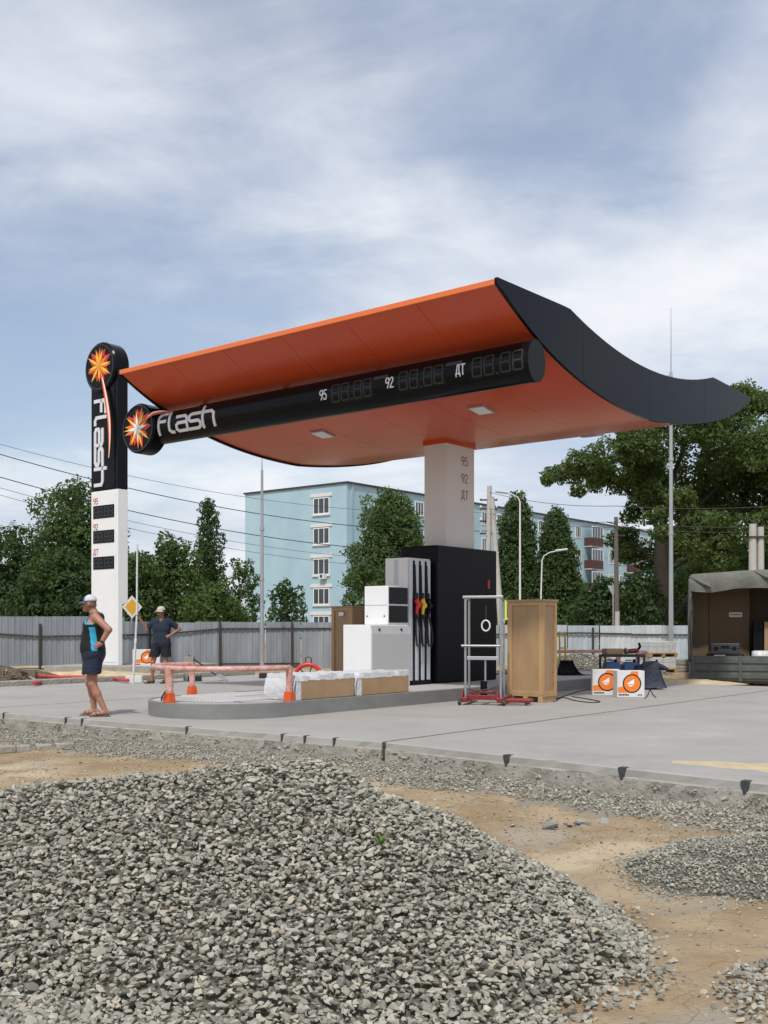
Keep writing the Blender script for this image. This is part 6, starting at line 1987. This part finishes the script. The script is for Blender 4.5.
# screen size picks the 300 stones that show largest
px_ = 384 + F * P_[:, 0] / P_[:, 1]; py_ = HOR + F * (CAMH - P_[:, 2]) / P_[:, 1]
vis = (px_ > 8) & (px_ < 700) & (py_ > 720) & (py_ < 1012)
lay = np.concatenate([np.full(len(a), i) for i, a in enumerate(allp)])
score = np.where(vis & (lay > 0), S_ / P_[:, 1], 0)
order = np.argsort(-score)
single = order[:300]; rest = order[300:]
Rm = rotmats(len(P_), rd, .55)
org = np.array([GPX, GPY, GZ])
kind(stone_soup('loose_gravel', P_[rest] - org, S_[rest] * .97, Rm[rest], M['stone'], pile, rd), 'stuff')
protos = []
for v, f in SHAPES:
    me = bpy.data.meshes.new('stone'); me.from_pydata([tuple(a) for a in v], [], [tuple(int(i) for i in a) for a in f]); me.materials.append(M['stone1']); protos.append(me)
for k, i in enumerate(single):
    o = bpy.data.objects.new('stone', protos[k % len(protos)])
    COL.objects.link(o); o.parent = pile
    m4 = Matrix([[*(Rm[i][r_] * S_[i] * .97), P_[i][r_] - org[r_]] for r_ in range(3)] + [[0, 0, 0, 1]])
    o.matrix_basis = m4
# ---- gravel strip along the slab edge
p = jgrid(-9, 7, 6.5, 20, .030, rd)
u, v = uv_np(p[:, 0], p[:, 1])
dist = front_u(v) - u
wid = .75 + .55 * vnoise(p[:, 0], p[:, 1], .7, 30) + .3 * smooth01((p[:, 0] + 1) / -4)
gapn = vnoise(p[:, 0], p[:, 1], 2.2, 31)
prob = np.where(dist > 0, np.clip(1.15 - (dist / wid) ** 3, 0, 1), 0) * np.clip(.35 + gapn * 1.3, 0, 1)
keep = (dist > -.01) & (rd.uniform(0, 1, len(p)) < prob) & in_view(p, np.full(len(p), GZ))
p = p[keep]; dist = dist[keep]
sz = rd.uniform(.018, .048, len(p))
hb = np.clip(.065 - .055 * dist, 0, .065)
z = ground_z(p[:, 0], p[:, 1]) + hb + rd.uniform(-.008, .014, len(p))
kind(stone_soup('gravel_strip', np.column_stack([p, z]), sz, rotmats(len(p), rd, .5), M['stone'], None, rd), 'stuff', 'strip of grey gravel along the slab edge')
# bed under the strip
vv = []; n = 160
vs2 = np.linspace(-13, 9, n)
for vv_ in vs2:
    fu = float(front_u(vv_))
    for dd, hh in ((-.03, .06), (.3, .045), (.7, .02), (1.15, -.03)):
        q = UV(fu - dd, vv_); zz = float(ground_z(np.array([q.x]), np.array([q.y]))[0])
        vv.append((q.x, q.y, zz + hh - .008 + .02 * (random.random() - .5)))
ff = [(i * 4 + j, (i + 1) * 4 + j, (i + 1) * 4 + j + 1, i * 4 + j + 1) for i in range(n - 1) for j in range(3)]
bedm = mat('dusty_bed', (.30, .245, .17), .95, 0, 0, 6, .8, 40, col2=(.20, .19, .165))
kind(MB().add(vv, ff).build('dusty_verge', bedm, None, smooth=60), 'stuff', 'dusty verge under the gravel strip')
# ---- mortar crumbs stuck along the cast edge
rdm = np.random.default_rng(77)
nm = 900
vm_ = rdm.uniform(-11.5, 8.6, nm)
dens_m = vnoise(vm_, vm_ * 0, 1.1, 15)
kp = rdm.uniform(0, 1, nm) < .15 + .9 * dens_m
vm_ = vm_[kp]; nm = len(vm_)
zm = -.10 - rdm.beta(1.2, 1.6, nm) * .12
um = front_u(vm_) - .012
mp_ = np.stack([C0.x + um * UX - vm_ * UY, C0.y + um * UY + vm_ * UX, zm], 1)
mortar = mat('dried_mortar', (.36, .33, .27), .95, 0, .2, 8, .7, 40, attr='rnd', ramp=[(0, (.24, .225, .19)), (1, (.44, .39, .30))])
oo = stone_soup('mortar_crumbs', mp_, rdm.uniform(.02, .075, nm), rotmats(nm, rdm, .8), mortar, None, rdm)
kind(oo, 'stuff', 'crumbs of dried mortar stuck along the cast slab edge')
# ---- fine gravel heap on the right, and the scatter at the lower right corner
def heap(name, label, cx, cy, rx, ry, h, s, lo, hi, seed, power=1.2):
    rdh = np.random.default_rng(seed)
    p = jgrid(cx - rx * 1.3, cx + rx * 1.3, cy - ry * 1.3, cy + ry * 1.3, s, rdh)
    rr_ = np.hypot((p[:, 0] - cx) / rx, (p[:, 1] - cy) / ry) * (.86 + .3 * vnoise(p[:, 0], p[:, 1], 1.7, seed))
    keep = (rdh.uniform(0, 1, len(p)) < np.clip((1.12 - rr_) * 3.5, 0, 1)) & in_view(p, np.full(len(p), GZ))
    p = p[keep]; rr_ = rr_[keep]
    z = ground_z(p[:, 0], p[:, 1]) + h * np.clip(1 - rr_ ** power, 0, 1) + rdh.uniform(-.004, .008, len(p))
    o = stone_soup(name, np.column_stack([p, z]), rdh.uniform(lo, hi, len(p)), rotmats(len(p), rdh, .5), M['stone'], None, rdh)
    kind(o, 'stuff', label)
    if power > 2: return
    n, rings = 48, 8; vv = [(cx, cy, float(ground_z(np.array([cx]), np.array([cy]))[0]) + h - .012)]
    for r_ in range(1, rings + 1):
        for k in range(n):
            a = 2 * math.pi * k / n; f = r_ / rings
            x, y = cx + rx * f * math.cos(a), cy + ry * f * math.sin(a)
            ra = f * float(.86 + .3 * vnoise(np.array([x]), np.array([y]), 1.7, seed)[0])
            vv.append((x, y, float(ground_z(np.array([x]), np.array([y]))[0]) + h * max(0, 1 - ra ** power) - (.014 if f < .95 else .03)))
    ff = [(0, 1 + k, 1 + (k + 1) % n) for k in range(n)] + [(1 + r_ * n + k, 1 + (r_ + 1) * n + k, 1 + (r_ + 1) * n + (k + 1) % n, 1 + r_ * n + (k + 1) % n) for r_ in range(rings - 1) for k in range(n)]
    kind(MB().add(vv, ff).build(name + '_bed', M['gravbed'], None, smooth=60), 'stuff', label + ', its dusty core')
heap('fine_gravel_heap', 'low heap of fine grey gravel at the right edge', 3.05, 7.0, 1.55, .95, .26, .022, .014, .034, 51)
heap('corner_gravel', 'spread of flat grey gravel in the lower right corner', 2.2, 4.42, .82, .80, .05, .034, .022, .055, 52, 3)
heap('far_gravel_heap', 'heap of pale gravel before the silvery fence behind the crate', 5.7, 31.0, 2.6, 1.5, .62, .07, .05, .10, 53)
# ---- loose scatter on the bare earth
p = jgrid(-6, 6, 3.6, 13.5, .085, rd)
u, v = uv_np(p[:, 0], p[:, 1])
dens = .26 + .6 * smooth01((vnoise(p[:, 0], p[:, 1], 1.1, 61) - .55) / .3)
keep = (u < front_u(v) - .05) & (rd.uniform(0, 1, len(p)) < dens) & in_view(p, np.full(len(p), GZ))
p = p[keep]
sz = rd.uniform(.008, .038, len(p)) * np.where(rd.uniform(0, 1, len(p)) < .05, 1.9, 1)
kind(stone_soup('scattered_chips', np.column_stack([p, ground_z(p[:, 0], p[:, 1]) + sz * .15]), sz, rotmats(len(p), rd, .35), M['stone'], None, rd), 'stuff', 'loose stone chips scattered over the bare earth')
p = jgrid(-6, 6, 3.6, 13.5, .05, rd)
u, v = uv_np(p[:, 0], p[:, 1])
dens = .05 + .75 * smooth01((vnoise(p[:, 0], p[:, 1], 1.4, 63) - .45) / .4)
keep = (u < front_u(v) - .3) & (rd.uniform(0, 1, len(p)) < dens) & in_view(p, np.full(len(p), GZ), 30)
p = p[keep]
sz = rd.uniform(.006, .026, len(p)) * np.where(rd.uniform(0, 1, len(p)) < .04, 2.4, 1)
clay = mat('earth_clod', (.3, .22, .14), .95, 0, .2, 20, .5, 60, attr='rnd', ramp=[(0, (.19, .13, .078)), (1, (.44, .34, .225))])
kind(stone_soup('earth_crumbs', np.column_stack([p, ground_z(p[:, 0], p[:, 1]) + sz * .1]), sz, rotmats(len(p), rd, .4), clay, None, rd), 'stuff', 'crumbs of dry brown earth over the bare ground')
# ---- grey clods behind the pile on the left
cl = thing('clod_heap', 'row of grey dusty clods behind the left end of the gravel pile', 'rubble', (-2.45, 6.72, GZ), 0)
clm = mat('grey_clod', (.36, .35, .32), .95, 0, .2, 6, .8, 25, bdist=.02)
CS = stone_shapes(6, 9, (.6, .9))
for k in range(34):
    v_, f_ = CS[k % 6]
    if k < 6:
        me = bpy.data.meshes.new('clod'); me.from_pydata([tuple(a) for a in v_], [], [tuple(int(i) for i in a) for a in f_]); me.materials.append(clm)
        CS[k] = (v_, f_); 
        if k == 0: clms = []
        clms.append(me)
    o = bpy.data.objects.new('clod', clms[k % 6]); COL.objects.link(o); o.parent = cl
    s_ = random.uniform(.08, .24)
    x_, y_ = random.uniform(-.7, .62), random.uniform(-.22, .25)
    s_ *= .72 if x_ < .3 else .5
    o.location = (x_, y_, s_ * .2 + float(pile_h(np.array([x_ - 2.45]), np.array([y_ + 6.72]))[0])); o.scale = (s_ * 1.2, s_, s_)
    o.rotation_euler = (random.uniform(-.4, .4), random.uniform(-.4, .4), random.uniform(0, 6.28))
t = thing('rubble_lump', 'small grey heap of broken mortar on the brown earth', 'rubble', G(582, 828, GZ), 0)
for k in range(12):
    o = bpy.data.objects.new('lump', clms[k % 6]); COL.objects.link(o); o.parent = t
    s_ = random.uniform(.05, .16); o.location = (random.uniform(-.28, .2), random.uniform(-.1, .12), s_ * .22); o.scale = (s_ * 1.2, s_, s_ * .7); o.rotation_euler = (0, 0, random.uniform(0, 6))
# flat slabs of broken concrete on the left verge
t = thing('broken_kerb', 'dark broken kerb pieces in the gravel at the left', 'rubble', G(20, 752, GZ), R(30))
for k in range(5):
    MB().box(-.55 + k * .25, -.55 + k * .25 + random.uniform(.16, .23), -.06 + random.uniform(-.03, .03), .06, 0, .09 + random.uniform(-.02, .01)).build('piece', M['conc2'], t, bevel=.012)
# a weed in the pile
wx, wy = -.02, 5.28
t = thing('weed', 'tiny green weed among the crushed stone', 'plant', (wx, wy, GZ + float(pile_h(np.array([wx]), np.array([wy]))[0])), 0)
for k in range(9):
    a = k * 2.4; L_ = .03 + .01 * (k % 3)
    mb = MB(); c_, s_ = math.cos(a), math.sin(a)
    mb.add([(0, 0, .01), (c_ * L_ * .5 - s_ * .01, s_ * L_ * .5 + c_ * .01, .035 + .004 * k), (c_ * L_, s_ * L_, .04 + .005 * k), (c_ * L_ * .5 + s_ * .01, s_ * L_ * .5 - c_ * .01, .035 + .004 * k)], [(0, 1, 2, 3)])
    mb.build('leaf', M['leafl'], t, recalc=False)
